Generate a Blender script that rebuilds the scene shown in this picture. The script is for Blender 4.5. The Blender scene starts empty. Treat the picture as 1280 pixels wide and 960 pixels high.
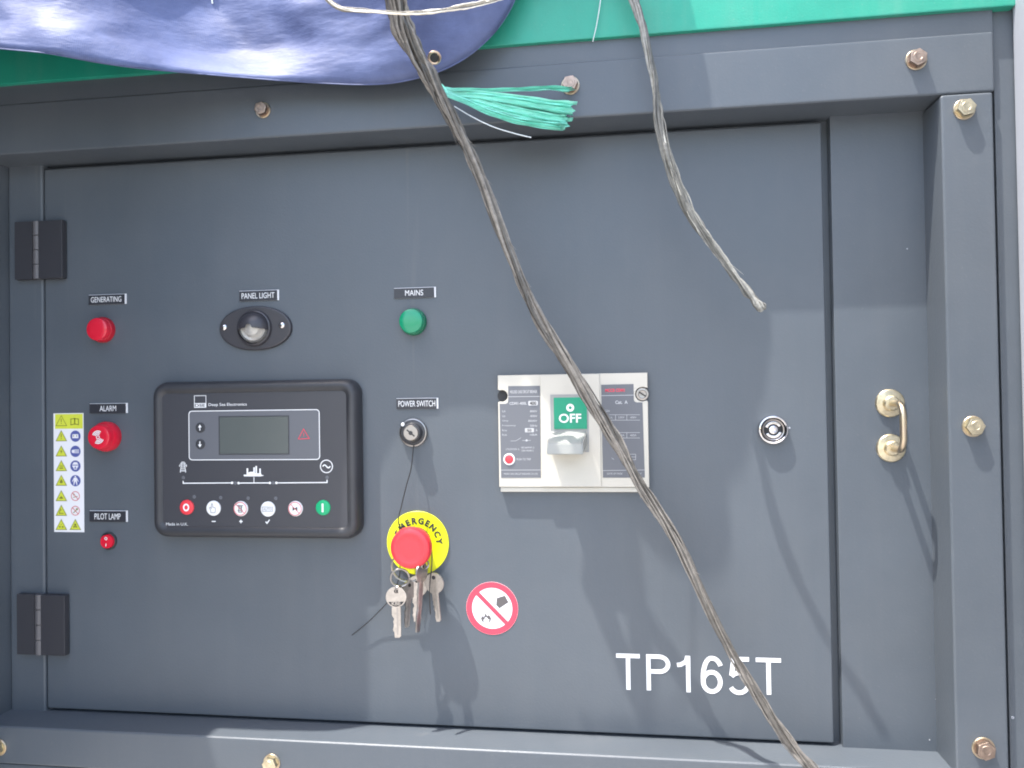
import bpy, bmesh, math, random
from mathutils import Vector, Matrix, noise

# ------------------------------------------------------------------ camera, sky, sun, exposure
SC = bpy.context.scene
COL = SC.collection
Z0 = 1.45                      # height of the lens above the ground
DIST = 0.79                    # lens to door face
YAW, PITCH, ROLL = 0.14048661, 0.01479123, -0.01498299
FPX = 985.0
FW = Vector((-math.sin(YAW)*math.cos(PITCH), math.cos(YAW)*math.cos(PITCH), math.sin(PITCH)))
R_ = FW.cross(Vector((0, 0, 1))).normalized(); U_ = R_.cross(FW)
RT = math.cos(ROLL)*R_ + math.sin(ROLL)*U_
UP = math.cos(ROLL)*U_ - math.sin(ROLL)*R_
CAMPOS = Vector((0, -DIST, Z0))
cd = bpy.data.cameras.new('camera'); cam = bpy.data.objects.new('camera', cd); COL.objects.link(cam)
m3 = Matrix((RT, UP, -FW)).transposed()
cam.matrix_world = Matrix.Translation(CAMPOS) @ m3.to_4x4()
cd.sensor_width = 36; cd.lens = FPX/1280*36; cd.clip_start = 0.01; cd.clip_end = 500
SC.camera = cam

SUN_TO = Vector((-0.30, -0.222, 1.0)).normalized()
w = bpy.data.worlds.new('World'); SC.world = w; w.use_nodes = True
nt = w.node_tree; nt.nodes.clear()
out = nt.nodes.new('ShaderNodeOutputWorld'); bg = nt.nodes.new('ShaderNodeBackground'); sk = nt.nodes.new('ShaderNodeTexSky')
sk.sky_type = 'NISHITA'; sk.sun_disc = False
sk.sun_elevation = math.asin(SUN_TO.z); sk.sun_rotation = math.atan2(SUN_TO.x, SUN_TO.y) % (2*math.pi)
sk.air_density = 1.2; sk.dust_density = 3.0; sk.ozone_density = 1.0
bg.inputs['Strength'].default_value = 0.15
nt.links.new(sk.outputs[0], bg.inputs[0]); nt.links.new(bg.outputs[0], out.inputs[0])
sd = bpy.data.lights.new('sun', 'SUN'); sd.energy = 2.2; sd.angle = math.radians(0.53); sd.color = (1.0, 0.965, 0.9)
sun = bpy.data.objects.new('sun', sd); COL.objects.link(sun)
sun.rotation_euler = (-SUN_TO).to_track_quat('-Z', 'Y').to_euler(); sun.location = (-2, -2, 6)
SC.view_settings.view_transform = 'Standard'; SC.view_settings.look = 'None'
SC.view_settings.exposure = 2.02; SC.view_settings.gamma = 1.0
SC.view_settings.use_curve_mapping = False
SC.render.engine = 'CYCLES'
SC.cycles.filter_width = 1.9; SC.cycles.max_bounces = 8; SC.cycles.use_denoising = True

# ------------------------------------------------------------------ measuring: photo pixel -> point at distance d in front of the door face
def P(px, py, d=0.0):
    v = FW + (px-640)/FPX*RT - (py-480)/FPX*UP
    return CAMPOS + v*((DIST-d)/v.y)

# ------------------------------------------------------------------ materials
MATS = {}
def mat(name, col, rough=0.5, metal=0.0, bump=0.0, bscale=600.0, var=0.0, vscale=12.0, spec=0.5, trans=0.0, coat=0.0,
        vcol=None, stretch=None, sss=0.0, alpha=1.0, rvar=0.0):
    if name in MATS: return MATS[name]
    m = bpy.data.materials.new(name); m.use_nodes = True
    n = m.node_tree.nodes; l = m.node_tree.links; b = n['Principled BSDF']
    b.inputs['Base Color'].default_value = (*col, 1); b.inputs['Roughness'].default_value = rough
    b.inputs['Metallic'].default_value = metal; b.inputs['Specular IOR Level'].default_value = spec
    b.inputs['Transmission Weight'].default_value = trans; b.inputs['Coat Weight'].default_value = coat
    b.inputs['Alpha'].default_value = alpha
    tc = n.new('ShaderNodeTexCoord'); vec = tc.outputs['Object']
    if stretch:
        mp = n.new('ShaderNodeMapping'); mp.inputs['Scale'].default_value = stretch
        l.new(vec, mp.inputs['Vector']); vec = mp.outputs['Vector']
    if var or rvar:
        nz = n.new('ShaderNodeTexNoise'); nz.inputs['Scale'].default_value = vscale; nz.inputs['Detail'].default_value = 8
        nz.inputs['Roughness'].default_value = 0.62; l.new(vec, nz.inputs['Vector'])
    if var:
        mx = n.new('ShaderNodeMix'); mx.data_type = 'RGBA'
        v2 = vcol or tuple(min(1, c*(1+var)) for c in col); v1 = tuple(c*(1-var) for c in col) if not vcol else col
        mx.inputs['A'].default_value = (*v1, 1); mx.inputs['B'].default_value = (*v2, 1)
        rp = n.new('ShaderNodeMapRange'); rp.inputs['From Min'].default_value = 0.3; rp.inputs['From Max'].default_value = 0.7
        l.new(nz.outputs['Fac'], rp.inputs['Value']); l.new(rp.outputs['Result'], mx.inputs['Factor'])
        l.new(mx.outputs['Result'], b.inputs['Base Color'])
    if rvar:
        rr = n.new('ShaderNodeMapRange'); rr.inputs['From Min'].default_value = 0.3; rr.inputs['From Max'].default_value = 0.7
        rr.inputs['To Min'].default_value = rough-rvar; rr.inputs['To Max'].default_value = rough+rvar
        l.new(nz.outputs['Fac'], rr.inputs['Value']); l.new(rr.outputs['Result'], b.inputs['Roughness'])
    if bump:
        bz = n.new('ShaderNodeTexNoise'); bz.inputs['Scale'].default_value = bscale; bz.inputs['Detail'].default_value = 3
        bp = n.new('ShaderNodeBump'); bp.inputs['Strength'].default_value = bump; bp.inputs['Distance'].default_value = 0.0006
        l.new(vec, bz.inputs['Vector']); l.new(bz.outputs['Fac'], bp.inputs['Height']); l.new(bp.outputs['Normal'], b.inputs['Normal'])
    MATS[name] = m
    return m

def weather(m, dust, amount, streak=0.5, scratch=0.0):
    # dust film, rain streaks and faint scuffs over a paint, fixed to the metal
    n = m.node_tree.nodes; l = m.node_tree.links; b = n['Principled BSDF']
    tc = n.new('ShaderNodeTexCoord'); src = b.inputs['Base Color'].links[0].from_socket
    def noi(scale, st, det=7):
        mp = n.new('ShaderNodeMapping'); mp.inputs['Scale'].default_value = st; z = n.new('ShaderNodeTexNoise')
        z.inputs['Scale'].default_value = scale; z.inputs['Detail'].default_value = det; z.inputs['Roughness'].default_value = 0.65
        l.new(tc.outputs['Object'], mp.inputs['Vector']); l.new(mp.outputs['Vector'], z.inputs['Vector']); return z.outputs['Fac']
    def ramp(v, lo, hi, t0, t1):
        r = n.new('ShaderNodeMapRange'); r.inputs['From Min'].default_value = lo; r.inputs['From Max'].default_value = hi
        r.inputs['To Min'].default_value = t0; r.inputs['To Max'].default_value = t1; l.new(v, r.inputs['Value']); return r.outputs['Result']
    def add(x, y, op='ADD'):
        q = n.new('ShaderNodeMath'); q.operation = op; l.new(x, q.inputs[0]); l.new(y, q.inputs[1]); return q.outputs[0]
    f = add(ramp(noi(3.2, (1, 1, 1)), .38, .68, 0, amount), ramp(noi(5, (7, 7, .55)), .48, .72, 0, amount*streak))
    f = add(f, ramp(noi(420, (1, 1, 1), 2), .66, .74, 0, amount*1.2))
    if scratch: f = add(f, ramp(noi(26, (1, 1, .035), 3), .665, .69, 0, scratch))
    mx = n.new('ShaderNodeMix'); mx.data_type = 'RGBA'; mx.inputs['B'].default_value = (*dust, 1)
    l.new(src, mx.inputs['A']); l.new(f, mx.inputs['Factor']); l.new(mx.outputs['Result'], b.inputs['Base Color'])
    ro = n.new('ShaderNodeMath'); ro.operation = 'ADD'; ro.use_clamp = True
    rs_ = b.inputs['Roughness'].links[0].from_socket if b.inputs['Roughness'].links else None
    if rs_: l.new(rs_, ro.inputs[0])
    else: ro.inputs[0].default_value = b.inputs['Roughness'].default_value
    l.new(f, ro.inputs[1]); l.new(ro.outputs[0], b.inputs['Roughness'])
M_PAINT = mat('grey_powder_coat', (0.076, 0.090, 0.107), 0.38, bump=0.22, bscale=420, var=0.07, vscale=6, rvar=0.05)
weather(M_PAINT, (0.22, 0.215, 0.205), 0.10, 0.4, 0.09)
M_GREEN = mat('green_canopy_paint', (0.008, 0.28, 0.19), 0.4, bump=0.3, bscale=500, var=0.06, vscale=30)
weather(M_GREEN, (0.30, 0.33, 0.29), 0.10, 0.8)
M_PALE = mat('pale_painted_post', (0.33, 0.345, 0.38), 0.5, bump=0.1, var=0.05)
M_BLACKM = mat('black_hinge_metal', (0.034, 0.034, 0.040), 0.42, bump=0.3, bscale=700)
M_KNUCK = mat('lit_black_pin', (0.10, 0.095, 0.10), 0.4, bump=0.2, bscale=500)  # paler than the leaves: light caught by the knuckles, put into the colour
M_ZINC = mat('yellow_zinc_plate', (0.52, 0.44, 0.30), 0.34, 1.0, bump=0.25, bscale=300, var=0.18, vscale=90, vcol=(0.55, 0.44, 0.33))
M_COPPER = mat('tarnished_pink_plate', (0.36, 0.27, 0.215), 0.42, 1.0, bump=0.35, bscale=350, var=0.3, vscale=140)
M_ZINC2 = mat('yellow_zinc_hexagon', (0.58, 0.50, 0.35), 0.36, 1.0, bump=0.3, bscale=350, var=0.25, vscale=130)
M_CHROME = mat('chrome_plate', (0.62, 0.60, 0.60), 0.14, 1.0)
M_CHROMED = mat('dull_nickel', (0.36, 0.335, 0.32), 0.3, 1.0, bump=0.3, bscale=400)
M_KEY = mat('nickel_key', (0.46, 0.42, 0.385), 0.34, 1.0, bump=0.3, bscale=300, var=0.2, vscale=150)
M_DARKIN = mat('dark_slot', (0.024, 0.024, 0.026), 0.6)
M_BLACKP = mat('black_moulded_plastic', (0.032, 0.033, 0.038), 0.44, bump=0.25, bscale=900, var=0.1, vscale=30)
M_FACE = mat('charcoal_membrane_face', (0.045, 0.046, 0.054), 0.36, bump=0.12, bscale=900)
M_WINGREY = mat('grey_display_surround', (0.115, 0.12, 0.135), 0.36)
M_LCD = mat('grey_green_display', (0.09, 0.102, 0.098), 0.22, var=0.03, vscale=20)
M_WHITE = mat('white_print', (0.78, 0.78, 0.78), 0.45)
M_WHITEV = mat('white_vinyl', (0.82, 0.82, 0.82), 0.4)
M_GREYP = mat('grey_print', (0.30, 0.30, 0.31), 0.5)
M_LTPRINT = mat('light_grey_print', (0.46, 0.46, 0.47), 0.5)
M_PRINT2 = mat('dark_grey_print', (0.10, 0.09, 0.09), 0.5)
M_DKPRINT = mat('black_print', (0.03, 0.03, 0.032), 0.5)
M_REDB = mat('red_button_plastic', (0.72, 0.045, 0.06), 0.36)
M_REDPR = mat('red_print', (0.70, 0.05, 0.09), 0.4)
M_PINKPR = mat('red_outline_print', (0.62, 0.14, 0.15), 0.5)
M_REDL = mat('red_lamp_lens', (0.62, 0.012, 0.035), 0.22, coat=0.3)
M_REDBASE = mat('red_lamp_collar', (0.40, 0.008, 0.022), 0.3)
M_GREENL = mat('green_lamp_lens', (0.003, 0.24, 0.115), 0.24, coat=0.3)
M_GREENBASE = mat('green_lamp_collar', (0.003, 0.13, 0.065), 0.3)
M_GREENB = mat('green_button_plastic', (0.004, 0.36, 0.15), 0.36)
M_YELLOW = mat('yellow_emergency_disc', (0.72, 0.74, 0.008), 0.4)
M_YELST = mat('yellow_sticker_print', (0.62, 0.66, 0.06), 0.45)
M_OLIVE = mat('olive_outline_print', (0.20, 0.21, 0.03), 0.5)
M_BLUEST = mat('blue_sticker_print', (0.085, 0.105, 0.32), 0.45)
M_STICK = mat('white_sticker_film', (0.78, 0.77, 0.78), 0.36)
M_ESRED = mat('red_mushroom_plastic', (0.74, 0.032, 0.045), 0.36, coat=0.1)
M_IVORY = mat('ivory_breaker_plastic', (0.53, 0.50, 0.435), 0.42, bump=0.12, bscale=700, var=0.03, vscale=20)
M_IVORY2 = mat('grey_toggle_plastic', (0.31, 0.315, 0.295), 0.4, bump=0.1, bscale=700)
M_BRKLAB = mat('grey_rating_label', (0.125, 0.13, 0.145), 0.45)
M_OFF = mat('green_off_plate', (0.003, 0.27, 0.15), 0.35)
M_PLATE = mat('black_engraved_plate', (0.028, 0.029, 0.036), 0.38, bump=0.15, bscale=600)
M_EDGE = mat('lit_bevel_white', (0.72, 0.72, 0.74), 0.4)  # painted highlight for the plates' bevelled edges
M_GLASS = mat('clear_lamp_dome', (0.95, 0.94, 0.92), 0.12, trans=0.85, spec=0.5)
M_BULB = mat('lamp_reflector', (0.66, 0.62, 0.56), 0.35, 0.4, var=0.15, vscale=120)
M_OVAL = mat('black_lamp_plate', (0.040, 0.038, 0.044), 0.36, bump=0.15, bscale=700)
M_ROPE = mat('raffia_strapping', (0.125, 0.113, 0.10), 0.3, bump=0.5, bscale=500, var=0.3, vscale=160)
M_ROPE2 = mat('pale_raffia', (0.20, 0.195, 0.175), 0.42, bump=0.9, bscale=260, var=0.3, vscale=120)
M_ROPE3 = mat('ivory_raffia', (0.42, 0.38, 0.31), 0.4, bump=0.8, bscale=260, var=0.25, vscale=150)
M_TASSEL = mat('mint_ribbon', (0.22, 0.66, 0.53), 0.38, bump=0.6, bscale=500, var=0.2, vscale=200, stretch=(0.2, 1, 3))
M_WIRE = mat('thin_dark_wire', (0.02, 0.019, 0.019), 0.45)
M_THREAD = mat('pale_thread', (0.62, 0.66, 0.66), 0.5)
M_BRASS = mat('brass_eyelet', (0.72, 0.52, 0.38), 0.35, 1.0, bump=0.2)
M_GROUND = mat('dusty_concrete', (0.36, 0.34, 0.31), 0.85, bump=0.4, bscale=60, var=0.2, vscale=3)

def strand_tone(m, lo, hi):                    # each strand of plastic has its own grey-beige
    n = m.node_tree.nodes; l = m.node_tree.links; b = n['Principled BSDF']
    at = n.new('ShaderNodeAttribute'); at.attribute_name = 'strand'; mr = n.new('ShaderNodeMapRange')
    mr.inputs['To Min'].default_value = lo; mr.inputs['To Max'].default_value = hi
    mx = n.new('ShaderNodeMix'); mx.data_type = 'RGBA'; mx.blend_type = 'MULTIPLY'; mx.inputs['Factor'].default_value = 1
    src = b.inputs['Base Color'].links[0].from_socket
    l.new(at.outputs['Fac'], mr.inputs['Value']); l.new(mr.outputs['Result'], mx.inputs['B']); l.new(src, mx.inputs['A']); l.new(mx.outputs['Result'], b.inputs['Base Color'])
for m_ in (M_ROPE, M_ROPE2, M_ROPE3): strand_tone(m_, 0.42, 1.8)
def tarp_material():
    m = bpy.data.materials.new('blue_woven_tarpaulin'); m.use_nodes = True
    n = m.node_tree.nodes; l = m.node_tree.links; b = n['Principled BSDF']
    tc = n.new('ShaderNodeTexCoord')
    nz = n.new('ShaderNodeTexNoise'); nz.inputs['Scale'].default_value = 14; nz.inputs['Detail'].default_value = 9; nz.inputs['Roughness'].default_value = 0.65
    l.new(tc.outputs['Object'], nz.inputs['Vector'])
    cr = n.new('ShaderNodeValToRGB')
    cr.color_ramp.elements[0].position = 0.36; cr.color_ramp.elements[0].color = (0.07, 0.086, 0.175, 1)
    cr.color_ramp.elements[1].position = 0.66; cr.color_ramp.elements[1].color = (0.115, 0.142, 0.27, 1)
    l.new(nz.outputs['Fac'], cr.inputs['Fac']); l.new(cr.outputs['Color'], b.inputs['Base Color'])
    b.inputs['Roughness'].default_value = 0.52; b.inputs['Specular IOR Level'].default_value = 0.25
    # woven tape texture and creases, as relief only
    w1 = n.new('ShaderNodeTexWave'); w1.wave_type = 'BANDS'; w1.bands_direction = 'X'; w1.inputs['Scale'].default_value = 220; w1.inputs['Distortion'].default_value = 0.6
    w2 = n.new('ShaderNodeTexWave'); w2.wave_type = 'BANDS'; w2.bands_direction = 'Z'; w2.inputs['Scale'].default_value = 220; w2.inputs['Distortion'].default_value = 0.6
    for q in (w1, w2): l.new(tc.outputs['Object'], q.inputs['Vector'])
    ad = n.new('ShaderNodeMath'); ad.operation = 'ADD'
    l.new(w1.outputs['Fac'], ad.inputs[0]); l.new(w2.outputs['Fac'], ad.inputs[1])
    cz = n.new('ShaderNodeTexNoise'); cz.inputs['Scale'].default_value = 45; cz.inputs['Detail'].default_value = 6
    mp = n.new('ShaderNodeMapping'); mp.inputs['Scale'].default_value = (0.5, 1, 1.6)
    l.new(tc.outputs['Object'], mp.inputs['Vector']); l.new(mp.outputs['Vector'], cz.inputs['Vector'])
    b1 = n.new('ShaderNodeBump'); b1.inputs['Strength'].default_value = 0.12; b1.inputs['Distance'].default_value = 0.0005
    b2 = n.new('ShaderNodeBump'); b2.inputs['Strength'].default_value = 0.32; b2.inputs['Distance'].default_value = 0.006
    l.new(ad.outputs[0], b1.inputs['Height']); l.new(cz.outputs['Fac'], b2.inputs['Height'])
    l.new(b2.outputs['Normal'], b1.inputs['Normal']); l.new(b1.outputs['Normal'], b.inputs['Normal'])
    return m
M_TARP = tarp_material()

# ------------------------------------------------------------------ mesh helpers.  Local axes: x right, z up, d = distance out of the panel (y = -d)
def circ(cx, cz, r, n=32, a0=0.0, a1=2*math.pi):
    full = abs(a1-a0-2*math.pi) < 1e-6
    k = n if full else n+1
    return [(cx+r*math.cos(a0+(a1-a0)*i/n), cz+r*math.sin(a0+(a1-a0)*i/n)) for i in range(k)]
def rrect(x0, z0, x1, z1, r, n=6):
    pts = []
    for (cx, cz, a) in ((x1-r, z0+r, -90), (x1-r, z1-r, 0), (x0+r, z1-r, 90), (x0+r, z0+r, 180)):
        for i in range(n+1):
            t = math.radians(a+90*i/n); pts.append((cx+r*math.cos(t), cz+r*math.sin(t)))
    return pts
def area(p): return sum(p[i][0]*p[(i+1) % len(p)][1]-p[(i+1) % len(p)][0]*p[i][1] for i in range(len(p)))/2

_glyph = {}
def glyphs(s, bold):
    k = (s, bold)
    if k not in _glyph:
        c = bpy.data.curves.new('t', 'FONT'); c.body = s; c.size = 1; c.offset = bold; c.resolution_u = 4; c.fill_mode = 'FRONT'
        o = bpy.data.objects.new('t', c); COL.objects.link(o); bpy.context.view_layer.update()
        me = bpy.data.meshes.new_from_object(o.evaluated_get(bpy.context.evaluated_depsgraph_get()))
        _glyph[k] = ([(v.co.x, v.co.y) for v in me.vertices], [tuple(p.vertices) for p in me.polygons])
        bpy.data.objects.remove(o); bpy.data.curves.remove(c); bpy.data.meshes.remove(me)
    return _glyph[k]

class MB:
    def __init__(s): s.bm = bmesh.new(); s.wn = False
    def face(s, vs):
        try: return s.bm.faces.new(vs)
        except ValueError: return None
    def poly(s, pts, d):
        if area(pts) < 0: pts = pts[::-1]
        s.face([s.bm.verts.new((x, -d, z)) for x, z in pts]); return s
    def slab(s, pts, d0, d1, bev=0.0, back=False):
        if area(pts) < 0: pts = pts[::-1]
        n = len(pts); s.wn = s.wn or bool(bev)
        if bev:
            cx = sum(p[0] for p in pts)/n; cz = sum(p[1] for p in pts)/n
            ins = []
            for i in range(n):
                a = Vector(pts[i-1]); b = Vector(pts[i]); c = Vector(pts[(i+1) % n])
                e1 = (b-a).normalized() if (b-a).length > 1e-9 else (c-b).normalized(); e2 = (c-b).normalized() if (c-b).length > 1e-9 else e1
                nn = Vector((-(e1.y+e2.y), e1.x+e2.x)); nn = nn.normalized() if nn.length > 1e-9 else Vector((0, 0))
                k = max(0.5, nn.dot(Vector((-e1.y, e1.x))))
                ins.append(tuple(b+nn*bev/k))
            lv = [(pts, d0), (pts, d1-bev), ([tuple(Vector(p).lerp(Vector(q), .3)) for p, q in zip(pts, ins)], d1-bev*.3), (ins, d1)]
        else: lv = [(pts, d0), (pts, d1)]
        R = [[s.bm.verts.new((x, -d, z)) for x, z in pp] for pp, d in lv]
        for a, b in zip(R, R[1:]):
            for i in range(n): s.face((a[i], a[(i+1) % n], b[(i+1) % n], b[i]))
        s.face(R[-1])
        if back: s.face(R[0][::-1])
        return s
    def lathe(s, prof, cx=0, cz=0, seg=40, cap=True):
        R = []
        for r, d in prof:
            if r < 1e-7: R.append([s.bm.verts.new((cx, -d, cz))])
            else: R.append([s.bm.verts.new((cx+r*math.cos(2*math.pi*i/seg), -d, cz+r*math.sin(2*math.pi*i/seg))) for i in range(seg)])
        for a, b in zip(R, R[1:]):
            for i in range(seg):
                j = (i+1) % seg
                if len(a) == 1 and len(b) == 1: continue
                if len(a) == 1: s.face((a[0], b[j], b[i]))
                elif len(b) == 1: s.face((a[i], a[j], b[0]))
                else: s.face((a[i], a[j], b[j], b[i]))
        if cap and len(R[-1]) > 1: s.face(R[-1])
        return s
    def ring(s, cx, cz, r0, r1, d, n=40, a0=0.0, a1=2*math.pi):
        full = abs(a1-a0-2*math.pi) < 1e-6
        A = [s.bm.verts.new((x, -d, z)) for x, z in circ(cx, cz, r0, n, a0, a1)]
        B = [s.bm.verts.new((x, -d, z)) for x, z in circ(cx, cz, r1, n, a0, a1)]
        k = len(A)
        for i in range(k if full else k-1):
            j = (i+1) % k; s.face((A[i], B[i], B[j], A[j]))
        return s
    def stroke(s, pts, wd, d, closed=False):
        pts = [p for i, p in enumerate(pts) if i == 0 or math.dist(p, pts[i-1]) > 1e-6]
        n = len(pts); L = []; Rr = []
        for i in range(n):
            b = Vector(pts[i]); a = Vector(pts[i-1]) if (i > 0 or closed) else None; c = Vector(pts[(i+1) % n]) if (i < n-1 or closed) else None
            e1 = (b-a).normalized() if a is not None else (c-b).normalized(); e2 = (c-b).normalized() if c is not None else e1
            nn = Vector((-(e1.y+e2.y), e1.x+e2.x)); nn = nn.normalized() if nn.length > 1e-6 else Vector((-e1.y, e1.x))
            k = max(0.4, nn.dot(Vector((-e1.y, e1.x))))
            L.append(s.bm.verts.new(((b+nn*wd/2/k).x, -d, (b+nn*wd/2/k).y)))
            Rr.append(s.bm.verts.new(((b-nn*wd/2/k).x, -d, (b-nn*wd/2/k).y)))
        for i in range(n if closed else n-1):
            j = (i+1) % n; s.face((Rr[i], Rr[j], L[j], L[i]))
        return s
    def tube(s, path, rad, seg=8, flat=1.0, cap=True):
        path = [Vector(p) for p in path]; n = len(path)
        if not hasattr(rad, '__len__'): rad = [rad]*n
        ref = Vector((0, -1, 0)); rings = []
        for i, p in enumerate(path):
            t = (path[min(i+1, n-1)]-path[max(i-1, 0)]).normalized()
            if abs(t.dot(ref)) > 0.95: ref = Vector((1, 0, 0.2))
            e1 = (ref-t*ref.dot(t)).normalized(); e2 = t.cross(e1); ref = e1
            rings.append([s.bm.verts.new(p+rad[i]*(math.cos(2*math.pi*k/seg)*e1*flat+math.sin(2*math.pi*k/seg)*e2)) for k in range(seg)])
        for a, b in zip(rings, rings[1:]):
            for k in range(seg):
                j = (k+1) % seg; s.face((a[k], a[j], b[j], b[k]))
        if cap: s.face(rings[0][::-1]); s.face(rings[-1])
        return s
    def box(s, x0, x1, d0, d1, z0, z1, bev=0.0, seg=2):
        vs = [s.bm.verts.new((x, -d, z)) for x in (x0, x1) for d in (d0, d1) for z in (z0, z1)]
        fs = [s.face([vs[i] for i in q]) for q in ((0, 1, 3, 2), (4, 6, 7, 5), (0, 4, 5, 1), (2, 3, 7, 6), (0, 2, 6, 4), (1, 5, 7, 3))]
        bmesh.ops.recalc_face_normals(s.bm, faces=fs)
        if bev:
            s.wn = True; es = list({e for f in fs for e in f.edges})
            bmesh.ops.bevel(s.bm, geom=es, offset=bev, segments=seg, affect='EDGES', profile=0.6)
        return s
    def text(s, txt, cx, cz, d, h=None, wd=None, bold=0.0, rot=0.0, fit_h=True):
        vs, fs = glyphs(txt, bold)
        x0 = min(v[0] for v in vs); x1 = max(v[0] for v in vs); y0 = min(v[1] for v in vs); y1 = max(v[1] for v in vs)
        sy = h/(y1-y0); sx = wd/(x1-x0) if wd else sy
        c, sn = math.cos(rot), math.sin(rot); V = []
        for x, y in vs:
            u = (x-(x0+x1)/2)*sx; v = (y-(y0+y1)/2)*sy
            V.append(s.bm.verts.new((cx+u*c-v*sn, -d, cz+u*sn+v*c)))
        for f in fs:
            ff = s.face([V[i] for i in f])
        return s
    def build(s, name, m, parent=None, loc=None, smooth=True, ang=32, fix=True):
        if fix: bmesh.ops.recalc_face_normals(s.bm, faces=[f for f in s.bm.faces]) if fix == 'all' else None
        me = bpy.data.meshes.new(name); s.bm.to_mesh(me); s.bm.free()
        me.materials.append(m)
        if smooth:
            me.polygons.foreach_set('use_smooth', [True]*len(me.polygons)); me.set_sharp_from_angle(angle=math.radians(ang))
        o = bpy.data.objects.new(name, me); COL.objects.link(o)
        if smooth and s.wn:
            wm = o.modifiers.new('weighted', 'WEIGHTED_NORMAL'); wm.keep_sharp = True; wm.weight = 80
        if parent: o.parent = parent
        if loc is not None: o.location = loc
        return o

def tag(o, label, cat, group=None):
    o['label'] = label; o['category'] = cat
    if group: o['group'] = group
    return o
def thing(name, loc, label, cat, group=None):
    o = bpy.data.objects.new(name, None); o.empty_display_size = 0.02; COL.objects.link(o); o.location = loc
    return tag(o, label, cat, group)
class Loc:                                     # local measuring for one thing
    def __init__(s, origin, d=0.0): s.o = Vector(origin); s.d = d
    def __call__(s, px, py, d=None):
        p = P(px, py, s.d if d is None else d)-s.o
        return (p.x, p.z)
    def rect(s, x0, y0, x1, y1, d=None):
        yc = (y0+y1)/2; xc = (x0+x1)/2
        return (s(x0, yc, d)[0], s(xc, y1, d)[1], s(x1, yc, d)[0], s(xc, y0, d)[1])
def rpts(r): return [(r[0], r[1]), (r[2], r[1]), (r[2], r[3]), (r[0], r[3])]
MM = 0.001

# ------------------------------------------------------------------ ground under the generator (below the picture)
g = MB(); g.bm.faces.new([g.bm.verts.new(v) for v in ((-60, -60, 0), (60, -60, 0), (60, 60, 0), (-60, 60, 0))])
go = g.build('ground', M_GROUND, smooth=False); go['kind'] = 'structure'

# ------------------------------------------------------------------ generator cabinet
CAB = thing('generator_cabinet', (0, 0, 0), 'dark grey generator control cabinet with recessed hinged door under a bright green canopy panel', 'generator')
FR = 0.042                                     # how far the frame stands out from the door
xd0 = P(57, 550).x; xd1 = (P(1027, 180).x+P(1034, 530).x+P(1042.5, 850).x)/3
zd1 = (P(57, 211).z+P(1030, 153).z)/2; zd0 = (P(62, 885).z+P(1048, 930).z)/2
xs0 = P(12, 550).x; xsg = P(55.5, 550).x       # hinge stile
xl0 = (P(1037.5, 180).x+P(1044, 530).x+P(1053, 850).x)/3; xl1 = (P(1151, 160).x+P(1173, 935).x)/2      # lock stile
z_led = zd0-0.003                               # top of the bottom ledge
z_rl = (P(760, 142, FR).z+P(1166, 118, FR).z+P(480, 166, FR).z)/3   # lower lip of the top rail
z_rt = (P(640, 63, FR-.004).z+P(1230, 12, FR-.004).z)/2               # green edge
z_rm = (P(760, 77, FR).z+P(1100, 46, FR).z)/2
xp0 = (P(1171, 200, FR).x+P(1188, 950, FR).x)/2
xp1 = (P(1238, 120, FR).x+P(1262, 960, FR).x)/2
z_pt = P(1200, 117, FR+.003).z
xL, xR = -1.15, P(1300, 480, 0.0).x+0.5
z_br = P(40, 957, FR).z
ROOF = Z0+0.66

MB().box(xL, xR, -0.60, -0.024, z_br-0.2, ROOF-0.02).build('inner_shell', M_PAINT, CAB)
MB().box(xs0, xl1, -0.0235, -0.0125, z_led-.02, zd1+.03).build('door_rebate', M_PAINT, CAB)
door = MB().box(xd0, xd1, -0.012, 0.0, zd0, zd1, 0.0022, 3).build('door', M_PAINT, CAB)
MB().box(xs0, xsg, -0.012, 0.0006, z_led-0.01, zd1+0.02, 0.0032, 4).build('hinge_stile', M_PAINT, CAB)
MB().box(xl0, xl1+0.01, -0.012, 0.0005, z_led-0.01, zd1+0.012, 0.001, 2).build('lock_stile', M_PAINT, CAB)
MB().box(xL, xs0, -0.018, FR, z_led-0.012, zd1+0.04, 0.002, 2).build('hinge_side_post', M_PAINT, CAB)
MB().box(xl1, xp1, -0.016, FR+0.0025, z_br-0.05, z_pt, 0.0028, 3).build('lock_side_post', M_PAINT, CAB)
MB().box(xL, xp1+0.003, -0.02, FR, z_rl, z_rm, 0.0030, 3).build('top_rail', M_PAINT, CAB)
MB().box(xL, xp1+0.003, -0.02, FR-0.0012, z_rm-0.002, z_rt+0.01, 0.0015, 2).build('rail_flange', M_PAINT, CAB)
MB().box(xL, xp1-0.001, -0.02, FR, z_br, z_led, 0.0030, 3).build('bottom_rail', M_PAINT, CAB)
MB().box(xL, xR, -0.022, FR-0.004, z_br-0.30, z_br-0.0015, 0.003, 2).build('base_panel', M_PAINT, CAB)
MB().box(xL, xp1+0.02, -0.021, FR+0.004, z_rt, ROOF, 0.002, 2).build('canopy_panel', M_GREEN, CAB)
MB().box(xL-0.02, xR+0.02, -0.70, FR+0.01, ROOF+0.0005, ROOF+0.03, 0.006, 2).build('roof', M_GREEN, CAB)
MB().box(xL, xR, -0.62, 0.02, 0.0, z_br-0.302, 0.004, 2).build('skid_base', M_PAINT, CAB)
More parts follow.
